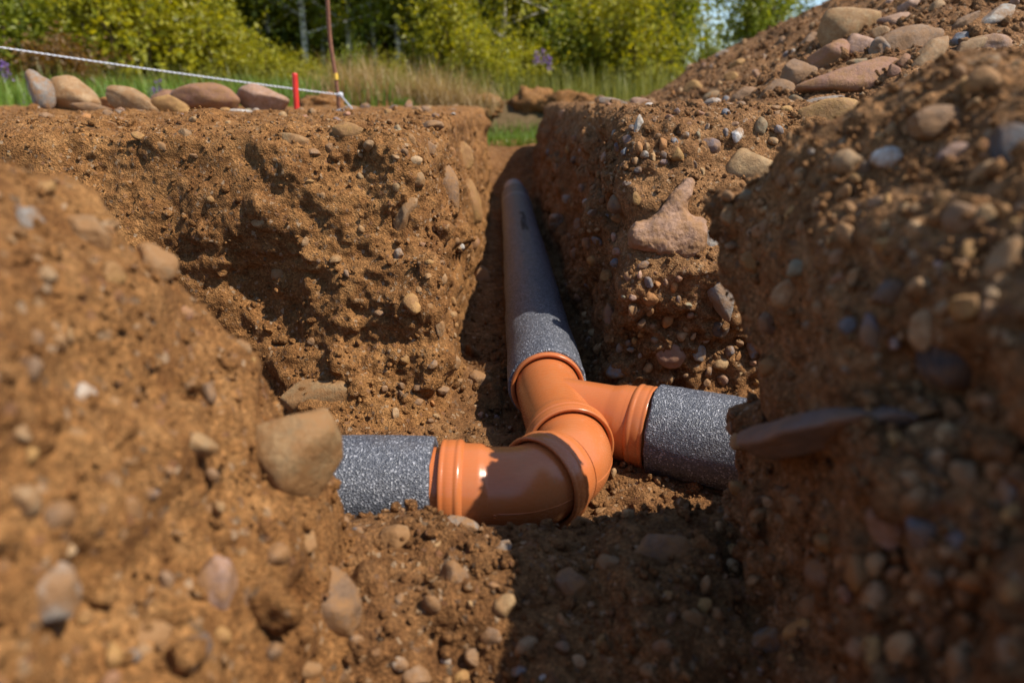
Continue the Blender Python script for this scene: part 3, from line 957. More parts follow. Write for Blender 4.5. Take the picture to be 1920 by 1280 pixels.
 (1354, 100, 26, 14, 30, 'grey', 'angular', .3, 'grey flat stone in the middle of the heap slope'),
 (1336, 182, 34, 24, 0, 'olive', 'round', .2, 'olive stone at the foot of the heap'),
 (1545, 188, 84, 14, 6, 'grey', 'round', .2, 'thin flat grey stone lying under the long slab'),
 (1494, 186, 26, 16, 0, 'olive', 'round', .2, 'small olive stone left of the thin flat one'),
 (1200, 194, 44, 26, 4, 'pink', 'round', .1, 'two-toned pinkish stone on the edge above the pale finger stone'),
 (1150, 192, 56, 16, -6, 'grey', 'angular', .2, 'flat grey stone on the edge of the right wall'),
 (1126, 190, 22, 20, 0, 'brown', 'round', .2, 'brown stone at the left end of the right wall edge'),
 (1228, 196, 30, 16, -10, 'brown', 'round', .2, 'brown stone right of the two-toned one'),
 (766, 199, 18, 22, 20, 'pink', 'angular', .1, 'small pink upright stone on the left wall crest'),
 (738, 203, 20, 13, 0, 'blue', 'round', .1, 'small blue-grey stone on the left wall crest'),
 (684, 200, 20, 14, 0, 'blue', 'round', .1, 'dark pebble on the crest below the string'),
 (655, 204, 34, 12, 6, 'pale', 'angular', .1, 'pale flat stone on the crest below the string'),
 (615, 203, 18, 12, 20, 'tan', 'angular', .1, 'tan chip on the crest near the rod'),
]
GRP = {1: 'stones in the left trench wall', 2: 'stones in the right trench wall', 3: 'stones in the left bank', 4: 'stones in the right bank', 0: 'stones on the trench floor', 9: 'stones on the spoil heap'}
OCC = []
for px, py, w, h, r, tone, shp, emb, lab in LIST:
    hit = cast(px, py)
    if hit is None or hit[3] > 6:
        for dy in range(2, 40, 2):
            hit = cast(px, py + dy)
            if hit is not None and hit[3] < 6: break
        if hit is None: print('no hit', lab); continue
        o = put_stone(px, py, w, h, r, tone, shp, 'stone', Y=hit[0].y, embed=emb)
        hit2 = (TBVH if hit[2] != 9 else HBVH).ray_cast(o.location + Vector((0, 0, 0.3)), Vector((0, 0, -1)))
        if hit2[0] is not None:
            lo = min((o.matrix_world @ v.co).z for v in o.data.vertices)
            if lo > hit2[0].z - 0.004: o.location.z -= lo - (hit2[0].z - 0.004)
    else:
        o = put_stone(px, py, w, h, r, tone, shp, 'stone', embed=emb)
    if hit[2] == 9:
        o.scale = o.scale * 1.12; o.location = o.location - ray(px, py).normalized() * 0.25 * min(o.scale)
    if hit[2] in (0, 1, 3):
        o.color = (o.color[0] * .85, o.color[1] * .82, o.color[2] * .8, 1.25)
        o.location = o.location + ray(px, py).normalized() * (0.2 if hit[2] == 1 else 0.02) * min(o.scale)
    big = max(w, h) * hit[3] / FOCAL > 0.13
    if big: o.name = 'boulder'
    tag(o, lab, 'boulder' if big else 'stone', GRP[int(hit[2])])
    OCC.append((px, py, max(w, h) / 2))

# ---- forked pink rock in the right wall
def forked_rock():
    hit = cast(1250, 425); p = hit[0]; dep = (p - EYE).dot(-CB); k = dep / FOCAL
    g = np.arange(-1.15, 1.16, 0.045, dtype=np.float32) * 90
    X, Y, Z = np.meshgrid(g, g, g, indexing='ij')
    def cap(a, b, ra, rb):
        a = np.array(a, np.float32); b = np.array(b, np.float32); ab = b - a
        t = np.clip(((X - a[0]) * ab[0] + (Y - a[1]) * ab[1] + (Z - a[2]) * ab[2]) / (ab @ ab), 0, 1)
        return np.sqrt((X - a[0] - t * ab[0]) ** 2 + (Y - a[1] - t * ab[1]) ** 2 + (Z - a[2] - t * ab[2]) ** 2) - (ra + (rb - ra) * t)
    F = cap((-48, -18, 0), (36, -24, -4), 27, 40)
    F = smin(F, cap((0, -5, 4), (42, 82, -8), 32, 11), 20)
    F = smin(F, cap((40, -22, 0), (66, 6, -6), 26, 12), 14)
    F = smax(F, -(np.sqrt((X - 58) ** 2 + (Y - 38) ** 2 + (Z - 6) ** 2) - 22), 8)
    P = np.stack([X, Y, Z], -1)
    F = smax(F, Z - 26 - 5 * noise(P, 60, 5), 12)
    F = F + 5 * noise(P, 34, 6) + 2.2 * noise(P, 13, 7)
    V, Q = surface_nets(F)
    V = np.stack([np.interp(V[:, a], np.arange(len(g)), g) for a in range(3)], 1)
    V, Q = subdivide(V.astype(np.float32), Q)
    N = normals(V, Q)
    V = V + N * (0.9 * noise(V, 7, 8) + 0.6 * noise(V, 3.5, 9))[:, None]
    V = V * k
    M = np.array([[CR.x, CR.y, CR.z], [CU.x, CU.y, CU.z], [CB.x, CB.y, CB.z]], np.float32)
    V = V @ M
    o = link('boulder', mesh_np('forked_rock', V, Q), None, STONE)
    o.location = p + CB * 1 * k
    o.color = (0.33, 0.195, 0.125, 0.9)
    tag(o, 'forked pink-brown rock with a prong, bedded in the right wall', 'boulder', GRP[2])
    OCC.append((1250, 410, 90))
forked_rock()
# ---- long dark slab lying along the shaded bank
def long_slab():
    a, b = cast(1405, 835), cast(1700, 790)
    A, B = a[0], b[0]; ax = (B - A).normalized(); ay = (Vector((0, 0, 1)) - ax * ax.z).normalized(); az = ax.cross(ay)
    if az.dot(CB) < 0: az = -az; ay = az.cross(ax)
    mid = (A + B) / 2; dep = (mid - EYE).dot(-CB)
    o = link('boulder', stone_mesh(903, 'round', 5), None, STONE)
    L = (B - A).length / 2
    o.matrix_world = Matrix.Translation(mid + az * 0.014 + ax * 0.02) @ Matrix((ax, ay, az)).transposed().to_4x4() @ Matrix.Diagonal((L * 0.93, 40 * dep / FOCAL, 0.034, 1))
    o.color = (0.17, 0.125, 0.105, 0.45)
    tag(o, 'long dark slab jutting from the shaded right bank', 'boulder', GRP[4]); OCC.append((1545, 815, 120))
long_slab()
print('stones', round(time.time() - T0, 1))

# ---- pebbles bedded in the soil: parts of the wall, floor or heap they sit in
PEB_TONES = ['tan'] * 5 + ['sand'] * 3 + ['ochre'] * 3 + ['brown'] * 5 + ['grey'] * 3 + ['pink'] * 3 + ['red'] * 3 + ['blue'] * 3 + ['olive', 'pale', 'white', 'dark', 'purple', 'orange', 'orange']
LIMIT = {0: 70, 1: 60, 2: 250, 3: 40, 4: 170, 9: 190}
COUNT = {k: 0 for k in LIMIT}
RP = random.Random(21)
tries = 0
while tries < 16000:
    tries += 1
    px, py = RP.uniform(0, 1920), RP.uniform(0, 1280)
    hit = cast(px, py)
    if hit is None or hit[3] > 5: continue
    reg = int(hit[2])
    if COUNT[reg] >= LIMIT[reg]: continue
    if reg == 1 and px < 740 and RP.random() < (0.93 if py > 300 else 0.75): continue
    if reg == 3 and RP.random() < 0.6: continue
    rad = math.exp(RP.gauss(math.log(0.0062 if reg != 9 else 0.011), 0.45))
    if reg == 9: rad *= 1.2
    rpx = rad * FOCAL / hit[3]
    if rpx < 5.5 or rpx > 32: continue
    if any((px - a) ** 2 + (py - b) ** 2 < (c + rpx) ** 2 for a, b, c in OCC): continue
    if py > 600 and 600 < px < 1400 and reg != 4 and hit[0].y > 0.68 and hit[0].y < 1.12 and -0.25 < hit[0].x < 0.5 and RP.random() < 0.4: continue
    OCC.append((px, py, rpx * 0.8))
    me = RP.choice(SMALL)
    o = bpy.data.objects.new('pebble', me); COL.objects.link(o)
    par = HEAP if reg == 9 else STRUCT[reg]
    o.parent = par
    e = (RP.uniform(0, 6.28), RP.uniform(0, 6.28), RP.uniform(0, 6.28))
    s = (rad * RP.uniform(0.9, 1.4), rad * RP.uniform(0.75, 1.1), rad * RP.uniform(0.55, 0.9))
    nrm = hit[1] if hit[1].dot(ray(px, py)) < 0 else -hit[1]
    o.location = hit[0] + nrm * rad * RP.uniform(-0.55, 0.15)
    o.rotation_euler = e; o.scale = s
    c = TONE[RP.choice(PEB_TONES if reg in (2, 9) or RP.random() < 0.35 else PEB_TONES[:16])]; k = RP.uniform(0.75, 1.1)
    o.color = (c[0] * k, c[1] * k, c[2] * k, RP.uniform(0.7, 1.3))
    COUNT[reg] += 1
for reg, n, x0, x1 in ((1, 90, 60, 905), (2, 60, 1045, 1500)):
    for _ in range(n):
        y = 1.42 + 2.9 * RP.random() ** 1.6; px = RP.uniform(x0, x1); x = (px - 960) / FOCAL * y
        if reg == 1 and x > -0.17 or reg == 2 and x < 0.27: continue
        hit = TBVH.ray_cast(Vector((x, y, 0.4)), Vector((0, 0, -1)))
        if hit[0] is None or hit[0].z < -0.06: continue
        rad = min(0.019, math.exp(RP.gauss(math.log(0.010), 0.45)))
        o = bpy.data.objects.new('pebble', RP.choice(SMALL)); COL.objects.link(o); o.parent = STRUCT[reg]
        o.location = hit[0] + Vector((0, 0, rad * 0.25)); o.rotation_euler = (RP.uniform(-.3, .3), RP.uniform(-.3, .3), RP.uniform(0, 6.28))
        o.scale = (rad * RP.uniform(1, 1.5), rad, rad * RP.uniform(0.5, 0.8))
        c = TONE[RP.choice(PEB_TONES)]; k = RP.uniform(0.75, 1.1); o.color = (c[0] * k, c[1] * k, c[2] * k, RP.uniform(0.5, 1.1))
print('pebbles', COUNT, tries, round(time.time() - T0, 1))

# ---- loose crumbs and grit lying on the soil
def crumbs(name, reg, n, r_med, label, mat, seed, ymax=2.2, sigma=0.5, sub=1):
    rs = np.random.default_rng(seed)
    if reg == 9:
        V, Q = HB; N = normals(V, Q)
    else:
        V, Q, N = TV, TQ[TREG == reg], TN0
    C = V[Q].mean(1)
    area = np.linalg.norm(np.cross(V[Q[:, 2]] - V[Q[:, 0]], V[Q[:, 3]] - V[Q[:, 1]]), axis=1)
    ok = (C[:, 1] > 0.22) & (C[:, 1] < ymax) & (np.abs(C[:, 0]) < 0.86 * C[:, 1] + 0.05)
    up = N[Q].mean(1)[:, 2]
    wgt = area * ok * (0.25 + np.clip(up, 0, 1)) / np.maximum(C[:, 1], 0.4) ** 1.2
    f = rs.choice(len(Q), n, p=wgt / wgt.sum())
    w = rs.dirichlet([1, 1, 1, 1], n)
    P = (V[Q[f]] * w[:, :, None]).sum(1); nn = N[Q[f]].mean(1)
    r = np.exp(rs.normal(math.log(r_med), sigma, n)).clip(0.0009, r_med * 3)
    iv, it = ICO[sub]
    A = rs.normal(size=(n, 3, 3)); A, _ = np.linalg.qr(A)
    shp = rs.uniform(0.55, 1.35, (n, 1, 3))
    if sub == 1: B = iv[None] * (1 + 0.28 * rs.uniform(-1, 1, (n, len(iv), 1))) * shp
    else: B = iv[None] * (1 + 0.35 * noise(iv[None] + rs.uniform(-50, 50, (n, 1, 3)), 0.7, seed) + 0.2 * noise(iv[None] + rs.uniform(-50, 50, (n, 1, 3)), 0.28, seed))[:, :, None] * shp
    B = np.einsum('nvi,nij->nvj', B, A) * r[:, None, None] + (P + nn * (r * rs.uniform(*((-0.1, 0.6) if sub == 1 else (-0.55, 0.15)), n))[:, None])[:, None, :]
    T = (it[None] + (np.arange(n) * len(iv))[:, None, None]).reshape(-1, 3)
    o = link(name, mesh_np(name, B.reshape(-1, 3), T), None, mat)
    tag(o, label, 'soil', kind='stuff')
crumbs('soil_crumbs', 0, 7000, 0.0026, 'loose dark soil crumbs over the trench floor', SOIL_F, 51)
crumbs('soil_crumbs', 1, 6000, 0.0022, 'loose sandy grit over the left trench wall', SOIL_L, 52)
crumbs('soil_crumbs', 2, 6000, 0.0024, 'loose grit over the right trench wall', SOIL_R, 53)
crumbs('soil_crumbs', 3, 1500, 0.0016, 'loose crumbs over the near left bank', SOIL_L, 54)
crumbs('soil_crumbs', 4, 2400, 0.0022, 'loose grit over the near right bank', SOIL_R, 55)
crumbs('soil_crumbs', 9, 7000, 0.0055, 'loose gravel over the spoil heap', SOIL_H, 56, 5.0)
crumbs('soil_lumps', 0, 420, 0.0075, 'broken lumps of earth over the trench floor', SOIL_F, 57, 1.6, 0.4, 3)
crumbs('soil_lumps', 3, 90, 0.0065, 'broken lumps of earth over the near left bank', SOIL_L, 58, 1.0, 0.45, 3)
crumbs('soil_lumps', 4, 120, 0.0060, 'broken lumps of earth over the near right bank', SOIL_R, 59, 1.0, 0.45, 3)
crumbs('soil_lumps', 1, 260, 0.008, 'broken lumps of earth over the left trench wall', SOIL_L, 60, 3.0, 0.45, 3)
crumbs('soil_lumps', 2, 220, 0.007, 'broken lumps of earth over the right trench wall', SOIL_R, 63, 3.0, 0.45, 3)
print('crumbs', round(time.time() - T0, 1))
# ================================================================ marking rod, peg and string
def tube(pts, radii, seg=12):
    return sweep([Vector(p) for p in pts], radii, seg)
RUST = plain('rusty steel', (0.20, 0.085, 0.045), 0.75, 90, 0.35, 0.001)
RED = plain('red painted steel', (0.62, 0.030, 0.020), 0.45, 50, 0.12)
YEL = plain('yellow tape', (0.62, 0.40, 0.05), 0.5)
rod_b = at(636, 214, 3.05); rod_t = at(606, -60, 3.02)
rod = tag(empty('marking_rod', rod_b), 'tall thin rusty steel rod leaning left, string tied low on it', 'rod')
pts = [rod_b.lerp(rod_t, k / 10) + Vector((0.004 * math.sin(k * 0.9), 0, 0)) for k in range(-1, 11)]
def capped(pts, r, seg=12):
    pts = [Vector(p) for p in pts]
    e0 = pts[0] + (pts[0] - pts[1]).normalized() * 0.0005; e1 = pts[-1] + (pts[-1] - pts[-2]).normalized() * 0.0005
    return sweep([e0] + pts + [e1], [r * 0.02] + [r] * len(pts) + [r * 0.02], seg)
vq_obj('shaft', capped(pts, 0.0085), RUST, rod)
a, b = at(628.5, 138, 3.04), at(630.5, 150, 3.04)
vq_obj('tape', capped([a, b], 0.0105), YEL, rod)
peg_b, peg_t = at(557, 216, 2.7), at(552.5, 138, 2.7)
peg = tag(empty('marking_peg', peg_b), 'short bright red peg standing beside the boulders', 'peg')
vq_obj('shaft', capped([peg_b, peg_b.lerp(peg_t, .5), peg_t - Vector((0, 0, 0.004))], 0.0105, 14), RED, peg)
vq_obj('cap', revolve(peg_t - Vector((0, 0, 0.006)), Vector((0.0, 0.02, 1)), [(0, 0.0107), (0.004, 0.0105), (0.007, 0.008), (0.008, 0.0003)], 14), RED, peg)

STRING = plain('white cord', (0.52, 0.53, 0.56), 0.7, 400, 0.1)
knot = at(638, 178, 3.02)
def cord():
    far = at(0, 84, 2.35); off = far + (far - knot) * 0.55
    pts = []
    n = 420
    for k in range(n + 1):
        t = k / n
        p = knot.lerp(off, t); p.z -= 0.018 * 4 * t * (1 - t) * 0.5
        pts.append(p)
    V, Q = [], []
    d = (off - knot).normalized(); s = d.cross(Vector((0, 0, 1))).normalized(); w = s.cross(d)
    out = []
    for ph in (0.0, math.pi):
        pp = [p + (s * math.cos(ph + i * 0.8) + w * math.sin(ph + i * 0.8)) * 0.0013 for i, p in enumerate(pts)]
        out.append(sweep(pp, [0.0019] * len(pp), 7))
    tail_e = at(661, 205, 2.95)
    tp = [knot.lerp(tail_e, k / 30) for k in range(31)]
    d = (tail_e - knot).normalized(); s = d.cross(Vector((0, 1, 0))).normalized(); w = s.cross(d)
    for ph in (0.0, math.pi):
        pp = [p + (s * math.cos(ph + i * 0.8) + w * math.sin(ph + i * 0.8)) * 0.0013 for i, p in enumerate(tp)]
        out.append(sweep(pp, [0.0018] * len(pp), 7))
    kv = ICO[2][0] * np.float32([0.014, 0.012, 0.011]) * (1 + 0.15 * noise(ICO[2][0], 0.6, 3))[:, None] + np.array(knot, np.float32)
    return join(*out), (kv, ICO[2][1]), off
cq, kq, off = cord()
st = tag(empty('marking_string', knot), 'white twisted string stretched from the rod out to the left', 'string')
vq_obj('cord', cq, STRING, st)
link('knot', mesh_np('knot', kq[0], kq[1]), st, STRING)
WOOD = plain('weathered wood', (0.30, 0.22, 0.14), 0.8, 30, 0.3, 0.002)
stake = tag(empty('wooden_stake', (off.x, off.y, 0)), 'wooden stake holding the far left end of the string', 'stake')
vq_obj('shaft', capped([(off.x, off.y, -0.1), (off.x, off.y, 0.2), (off.x, off.y, off.z + 0.06)], 0.02, 8), WOOD, stake)

# clods of turned earth past the end of the trench
def clod(px, py, w, h, Y, label, tone, seed):
    p = at(px, py, Y); k = Y / FOCAL * 0.98
    V, T = ICO[4]
    V = V * (1 + 0.36 * noise(V + seed, 0.7, seed) + 0.24 * noise(V + seed, 0.3, seed + 1) + 0.14 * noise(V, 0.13, seed + 2))[:, None]
    V = V * np.float32([w * k / 2, w * k / 2.4, h * k / 2])
    o = link('earth_clod', mesh_np('earth_clod', V, T), None, SOIL_L)
    o.location = p
    tag(o, label, 'soil', 'earth clods past the end of the trench')
clod(1002, 202, 86, 66, 6.15, 'tall brown earth clod behind the trench end', 0, 3)
clod(1064, 202, 84, 60, 6.05, 'broad brown earth clod right of the tall one', 0, 8)
clod(1100, 188, 44, 26, 5.2, 'rounded clod at the corner of the right wall', 0, 15)
clod(905, 205, 80, 40, 6.0, 'earth clod left of the grass strip', 0, 22)
clod(830, 200, 110, 44, 5.6, 'long earth clod under the dry grass', 0, 27)
clod(610, 200, 80, 44, 4.2, 'dark shaded earth clod behind the leaning rod', 0, 33)
clod(700, 205, 110, 46, 5.2, 'earth clod right of the leaning rod', 0, 37)

# ================================================================ vegetation
def leaf_material(name, lo, hi, trans=0.5):
    t = NT(name)
    at_ = t.n('Attribute', attribute_name='tint')
    c = t.ramp(at_.outputs['Fac'], [(0.0, lo), (1.0, hi)])
    df = t.n('BsdfDiffuse'); tr = t.n('BsdfTranslucent'); gl = t.n('BsdfGlossy', i_Roughness=0.45)
    t.l(c, df.inputs['Color'])
    c2 = t.mix(1.0, c, (1.25, 1.15, 0.55), 'MULTIPLY'); t.l(c2, tr.inputs['Color'])
    m = t.n('MixShader'); m.inputs[0].default_value = trans; t.l(df.outputs[0], m.inputs[1]); t.l(tr.outputs[0], m.inputs[2])
    gl.inputs['Color'].default_value = (0.5, 0.5, 0.5, 1)
    m2 = t.n('MixShader'); m2.inputs[0].default_value = 0.05; t.l(m.outputs[0], m2.inputs[1]); t.l(gl.outputs[0], m2.inputs[2])
    t.l(m2.outputs[0], t.out.inputs['Surface'])
    return t.m
LEAF_Y = leaf_material('yellow-green leaves', (0.17, 0.19, 0.008), (0.50, 0.44, 0.022))
LEAF_G = leaf_material('green leaves', (0.115, 0.155, 0.010), (0.33, 0.35, 0.024))
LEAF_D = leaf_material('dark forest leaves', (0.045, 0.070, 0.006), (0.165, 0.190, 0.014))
LEAF_R = leaf_material('reddish dry leaves', (0.14, 0.075, 0.018), (0.26, 0.13, 0.025))
GRASS_G = leaf_material('green grass', (0.08, 0.15, 0.012), (0.21, 0.31, 0.035), 0.4)
GRASS_Y = leaf_material('meadow grass', (0.13, 0.15, 0.018), (0.34, 0.31, 0.06), 0.4)
GRASS_D = leaf_material('dry grass', (0.26, 0.17, 0.075), (0.52, 0.37, 0.18), 0.3)
PURPLE = leaf_material('purple petals', (0.16, 0.08, 0.30), (0.34, 0.20, 0.52), 0.4)
def bark_material(name, base, dark, sc):
    t = NT(name)
    mp = t.n('Mapping'); mp.inputs['Scale'].default_value = sc
    t.l(t.pos(), mp.inputs['Vector'])
    f = t.tex(1.0, 5, 0.7, mp.outputs[0])
    c = t.ramp(f, [(0.40, dark), (0.50, base), (0.8, tuple(min(1, x * 1.15) for x in base))])
    return t.done(c, 0.85, t.bump(f, 0.01, 0.6))
BIRCH = bark_material('birch bark', (0.66, 0.60, 0.50), (0.12, 0.095, 0.075), (7, 7, 16))
PINE = bark_material('pine bark', (0.26, 0.125, 0.06), (0.10, 0.05, 0.03), (14, 14, 6))
TWIG = plain('twig bark', (0.13, 0.09, 0.055), 0.9, 40, 0.3)

def leaves(P, D, size, rs, tint_lo=0, tint_hi=1, aspect=0.62):
    """diamond leaves at points P, each bent along its midrib (4 triangles-worth of quads)"""
    n = len(P)
    a = rs.normal(size=(n, 3)); a[:, 2] -= 0.25; a += D * 0.8
    a /= np.linalg.norm(a, axis=1, keepdims=True)
    b = np.cross(a, rs.normal(size=(n, 3))); b /= np.linalg.norm(b, axis=1, keepdims=True)
    c = np.cross(a, b)
    s = (size * np.exp(rs.normal(0, 0.28, n)))[:, None]
    base = P; tip = P + a * s; mid = P + a * s * 0.45
    l = mid + b * s * aspect * 0.5 + c * s * 0.10; r = mid - b * s * aspect * 0.5 + c * s * 0.10
    V = np.stack([base, l, tip, r], 1).reshape(-1, 3)
    Q = np.arange(n * 4).reshape(-1, 4)
    tint = np.repeat(np.clip(rs.beta(2, 2, n) * (tint_hi - tint_lo) + tint_lo, 0, 1), 4)
    return V, Q, tint

def shrub_mesh(seed, w, h, n_br, n_leaf, size):
    """returns stems (V,Q) and leaves for a shrub of width w and height h standing at the origin"""
    rs = np.random.default_rng(seed); R = random.Random(seed)
    stems = []; P = []; D = []
    for k in range(n_br):
        an = R.uniform(0, 6.28); lean = R.uniform(0.05, 1.0)
        top = Vector((math.cos(an) * lean * w / 2, math.sin(an) * lean * w / 2, h * R.uniform(0.45, 1.0) * (1.08 - 0.35 * lean)))
        base = Vector((math.cos(an) * 0.08 * w, math.sin(an) * 0.08 * w, -0.05))
        pts = []
        for i in range(7):
            t = i / 6
            p = base.lerp(top, t); p.z += h * 0.10 * math.sin(t * math.pi); p += Vector((R.uniform(-1, 1), R.uniform(-1, 1), 0)) * 0.02 * w
            pts.append(p)
        stems.append(sweep(pts, [0.012 * (1 - 0.8 * i / 6) * (0.6 + h * 0.35) for i in range(7)], 5))
        m = n_leaf // n_br
        t = rs.beta(2.0, 1.1, m)
        A = np.array([tuple(p) for p in pts])
        idx = np.clip(t * 6, 0, 5.999); i0 = idx.astype(int); fr = (idx - i0)[:, None]
        C = A[i0] * (1 - fr) + A[i0 + 1] * fr
        # side twigs: leaves bunch round a few twig ends
        tw = rs.normal(0, 1, (9, 3)) * np.array([0.19 * w, 0.19 * w, 0.15 * h])
        sel = rs.integers(0, 9, m)
        C = C + tw[sel] * (0.35 + 0.65 * rs.random((m, 1))) * (0.4 + 0.6 * t[:, None]) + rs.normal(0, 0.024 * w, (m, 3))
        C[:, 2] = np.maximum(C[:, 2], 0.02)
        P.append(C); D.append(tw[sel] / (np.linalg.norm(tw[sel], axis=1, keepdims=True) + 1e-6))
    P = np.concatenate(P); D = np.concatenate(D)
    return join(*stems), leaves(P, D, size, rs)

def make_plant(name, label, cat, group, stems, lv, leaf_mat, stem_mat, crown_name='crown', stem_name='stems'):
    root = empty(name)
    tag(root, label, cat, group)
    me = mesh_np(stem_name, np.array(stems[0]), np.array(stems[1])); link(stem_name, me, root, stem_mat)
    me = mesh_np(crown_name, lv[0], lv[1], False, {'tint': lv[2]}); link(crown_name, me, root, leaf_mat)
    return root
def copy_thing(src, loc, rz, s, label):
    r = src.copy(); COL.objects.link(r); r.location = loc; r.rotation_euler = (0, 0, rz); r.scale = s; r['label'] = label
    for ch in src.children:
        c = ch.copy(); COL.objects.link(c); c.parent = r; c.matrix_parent_inverse = Matrix()
    return r
def place(src, loc, rz=0, s=(1, 1, 1), label=None):
    src.location = loc; src.rotation_euler = (0, 0, rz); src.scale = s
    if label: src['label'] = label
    for ch in src.children: ch.matrix_parent_inverse = Matrix()
    return src
def gpos(px, Y):
    x = (px - 960) / FOCAL * (Y * CP + 0.0)      # near the horizon depth = Y*cos + h*sin
    x = (px - 960) / FOCAL * Y / (CP + 0.3516 * SP) * (CP * CP + SP * SP) if False else ray(px, 190).x / ray(px, 190).y * Y
    return Vector((x, Y, float(ground_z(np.array([x]), np.array([Y]))[0])))

SH = [make_plant('shrub', 'x', 'shrub', 'shrubs along the forest edge', *shrub_mesh(61 + k, w, h, nb, nl, sz), mat, TWIG)
      for k, (w, h, nb, nl, sz, mat) in enumerate([(1.3, 1.55, 26, 5200, 0.058, LEAF_Y), (1.1, 1.2, 22, 4200, 0.05, LEAF_Y), (1.2, 1.5, 24, 4600, 0.055, LEAF_G), (0.9, 0.8, 20, 2600, 0.045, LEAF_R), (1.2, 2.3, 26, 6200, 0.055, LEAF_G)])]
SHRUBS = [  # proto, px, distance, scale, label
 (0, 245, 8.6, 1.25, 'tall yellow-green shrub behind the upright grey boulder'),
 (0, 330, 9.0, 1.15, 'yellow-green shrub behind the ochre boulder'),
 (2, 130, 9.6, 1.15, 'green shrub left of the tall yellow-green one'),
 (2, 20, 9.0, 1.1, 'green shrub at the left edge of the picture'),
 (1, 420, 9.2, 1.05, 'yellow-green shrub behind the long red-brown boulder'),
 (3, 130, 7.4, 0.9, 'reddish low shrub behind the domed boulder'),
 (1, 505, 8.8, 0.66, 'low yellow-green shrub behind the pinkish boulder'),
 (1, 575, 9.4, 0.58, 'low shrub behind the red peg'),
 (2, 655, 9.8, 0.54, 'low green shrub right of the leaning rod'),
 (1, 735, 9.6, 0.60, 'low yellow-green shrub in front of the birch trunks'),
 (0, 845, 9.0, 0.98, 'bright rounded shrub in the middle of the forest edge'),
 (1, 905, 8.4, 0.75, 'small yellow shrub right of the bright rounded one'),
 (1, 985, 9.8, 0.85, 'yellow-green shrub above the trench end'),
 (2, 1055, 10.2, 0.95, 'green shrub right of the trench end'),
 (0, 1120, 10.0, 0.92, 'yellow-green shrub left of the spoil heap'),
 (0, 1185, 9.6, 1.0, 'bushy shrub at the far foot of the spoil heap'),
 (4, 1255, 10.4, 0.95, 'tall green shrub behind the spoil heap ridge'),
 (4, 1400, 10.6, 0.98, 'tall green shrub behind the heap right of the sky gap'),
 (2, 1320, 12.0, 0.75, 'low green shrub in the sky gap behind the heap'),
 (2, 1215, 11.5, 1.3, 'dense green shrub in the back left of the tall ones'),
 (2, 60, 11.5, 1.4, 'dense shrub in the back at the left edge'),
 (1, 190, 10.8, 1.5, 'large shrub in the back behind the tall yellow-green one'),
 (1, 385, 11.0, 1.4, 'large shrub in the back above the boulder row'),
]
UNDER = [(px, Y, s, 'dark undergrowth bush deep in the wood') for px, Y, s in ((440, 15, 1.6), (510, 17, 1.8), (560, 20, 1.9), (620, 18.5, 1.7), (675, 20.5, 1.8), (715, 18.5, 1.7), (770, 19.5, 1.8), (820, 17.5, 1.7), (900, 16, 1.6), (960, 18, 1.8), (1040, 15.5, 1.6), (1090, 17, 1.8), (1160, 15, 1.7), (250, 16, 1.9), (340, 17, 1.9), (80, 16, 1.9), (160, 18, 2.1))]
UN = make_plant('undergrowth_bush', 'x', 'bush', 'undergrowth bushes deep in the wood', *shrub_mesh(77, 1.5, 1.4, 26, 4200, 0.075), LEAF_D, TWIG)
R = random.Random(4)
for i, (px, Y, s, lab) in enumerate(UNDER):
    if i: copy_thing(UN, gpos(px, Y), R.uniform(0, 6.28), (s, s, s), lab)
    else: place(UN, gpos(px, Y), 0, (s, s, s), lab)
usedp = set()
for k, px, Y, s, lab in SHRUBS:
    loc = gpos(px, Y); rz = R.uniform(0, 6.28); sc = (s * R.uniform(0.9, 1.15), s * R.uniform(0.9, 1.15), s)
    if k in usedp: copy_thing(SH[k], loc, rz, sc, lab)
    else: place(SH[k], loc, rz, sc, lab); usedp.add(k)

# ---- trees of the wood behind
def tree_mesh(seed, H, r0, crown_z, n_leaf, size, spread, droop=0.0):
    rs = np.random.default_rng(seed); R = random.Random(seed)
    pts = []; x = y = 0.0
    for i in range(12):
        t = i / 11
        pts.append(Vector((x, y, -0.15 + t * (H + 0.15)))); x += R.uniform(-1, 1) * 0.03 * H / 11 * 2; y += R.uniform(-1, 1) * 0.03 * H / 11 * 2
    vq = [sweep(pts, [r0 * (1.15 - 1.0 * (i / 11)) for i in range(12)], 10)]
    P = []; D = []
    nb = 34; m = n_leaf // nb
    for k in range(nb):
        z = crown_z + (H - crown_z) * (k + R.random()) / nb
        an = k * 2.4 + R.uniform(-0.4, 0.4)
        t = (z + 0.15) / (H + 0.15) * 11; i0 = min(int(t), 10); o = pts[i0].lerp(pts[i0 + 1], t - i0)
        L = spread * (1.05 - 0.75 * (z - crown_z) / (H - crown_z)) * R.uniform(0.7, 1.15)
        e = o + Vector((math.cos(an) * L, math.sin(an) * L, L * R.uniform(0.05, 0.5) - droop * L))
        bp = [o.lerp(e, q / 4) + Vector((0, 0, -droop * 0.3 * L * (q / 4) ** 2)) for q in range(5)]
        vq.append(sweep(bp, [0.02 * (1 - 0.8 * q / 4) + 0.004 for q in range(5)], 5))
        A = np.array([tuple(p) for p in bp]); tt = rs.beta(1.6, 1.0, m) * 3.999; ii = tt.astype(int); fr = (tt - ii)[:, None]
        C = A[ii] * (1 - fr) + A[ii + 1] * fr
        tw = rs.normal(0, 1, (7, 3)) * 0.24 * L; sel = rs.integers(0, 7, m)
        C = C + tw[sel] * rs.random((m, 1)) + rs.normal(0, 0.05 * L, (m, 3))
        P.append(C); D.append(tw[sel] / (np.linalg.norm(tw[sel], axis=1, keepdims=True) + 1e-6))
    return join(*vq), leaves(np.concatenate(P), np.concatenate(D), size, rs)
TR = []
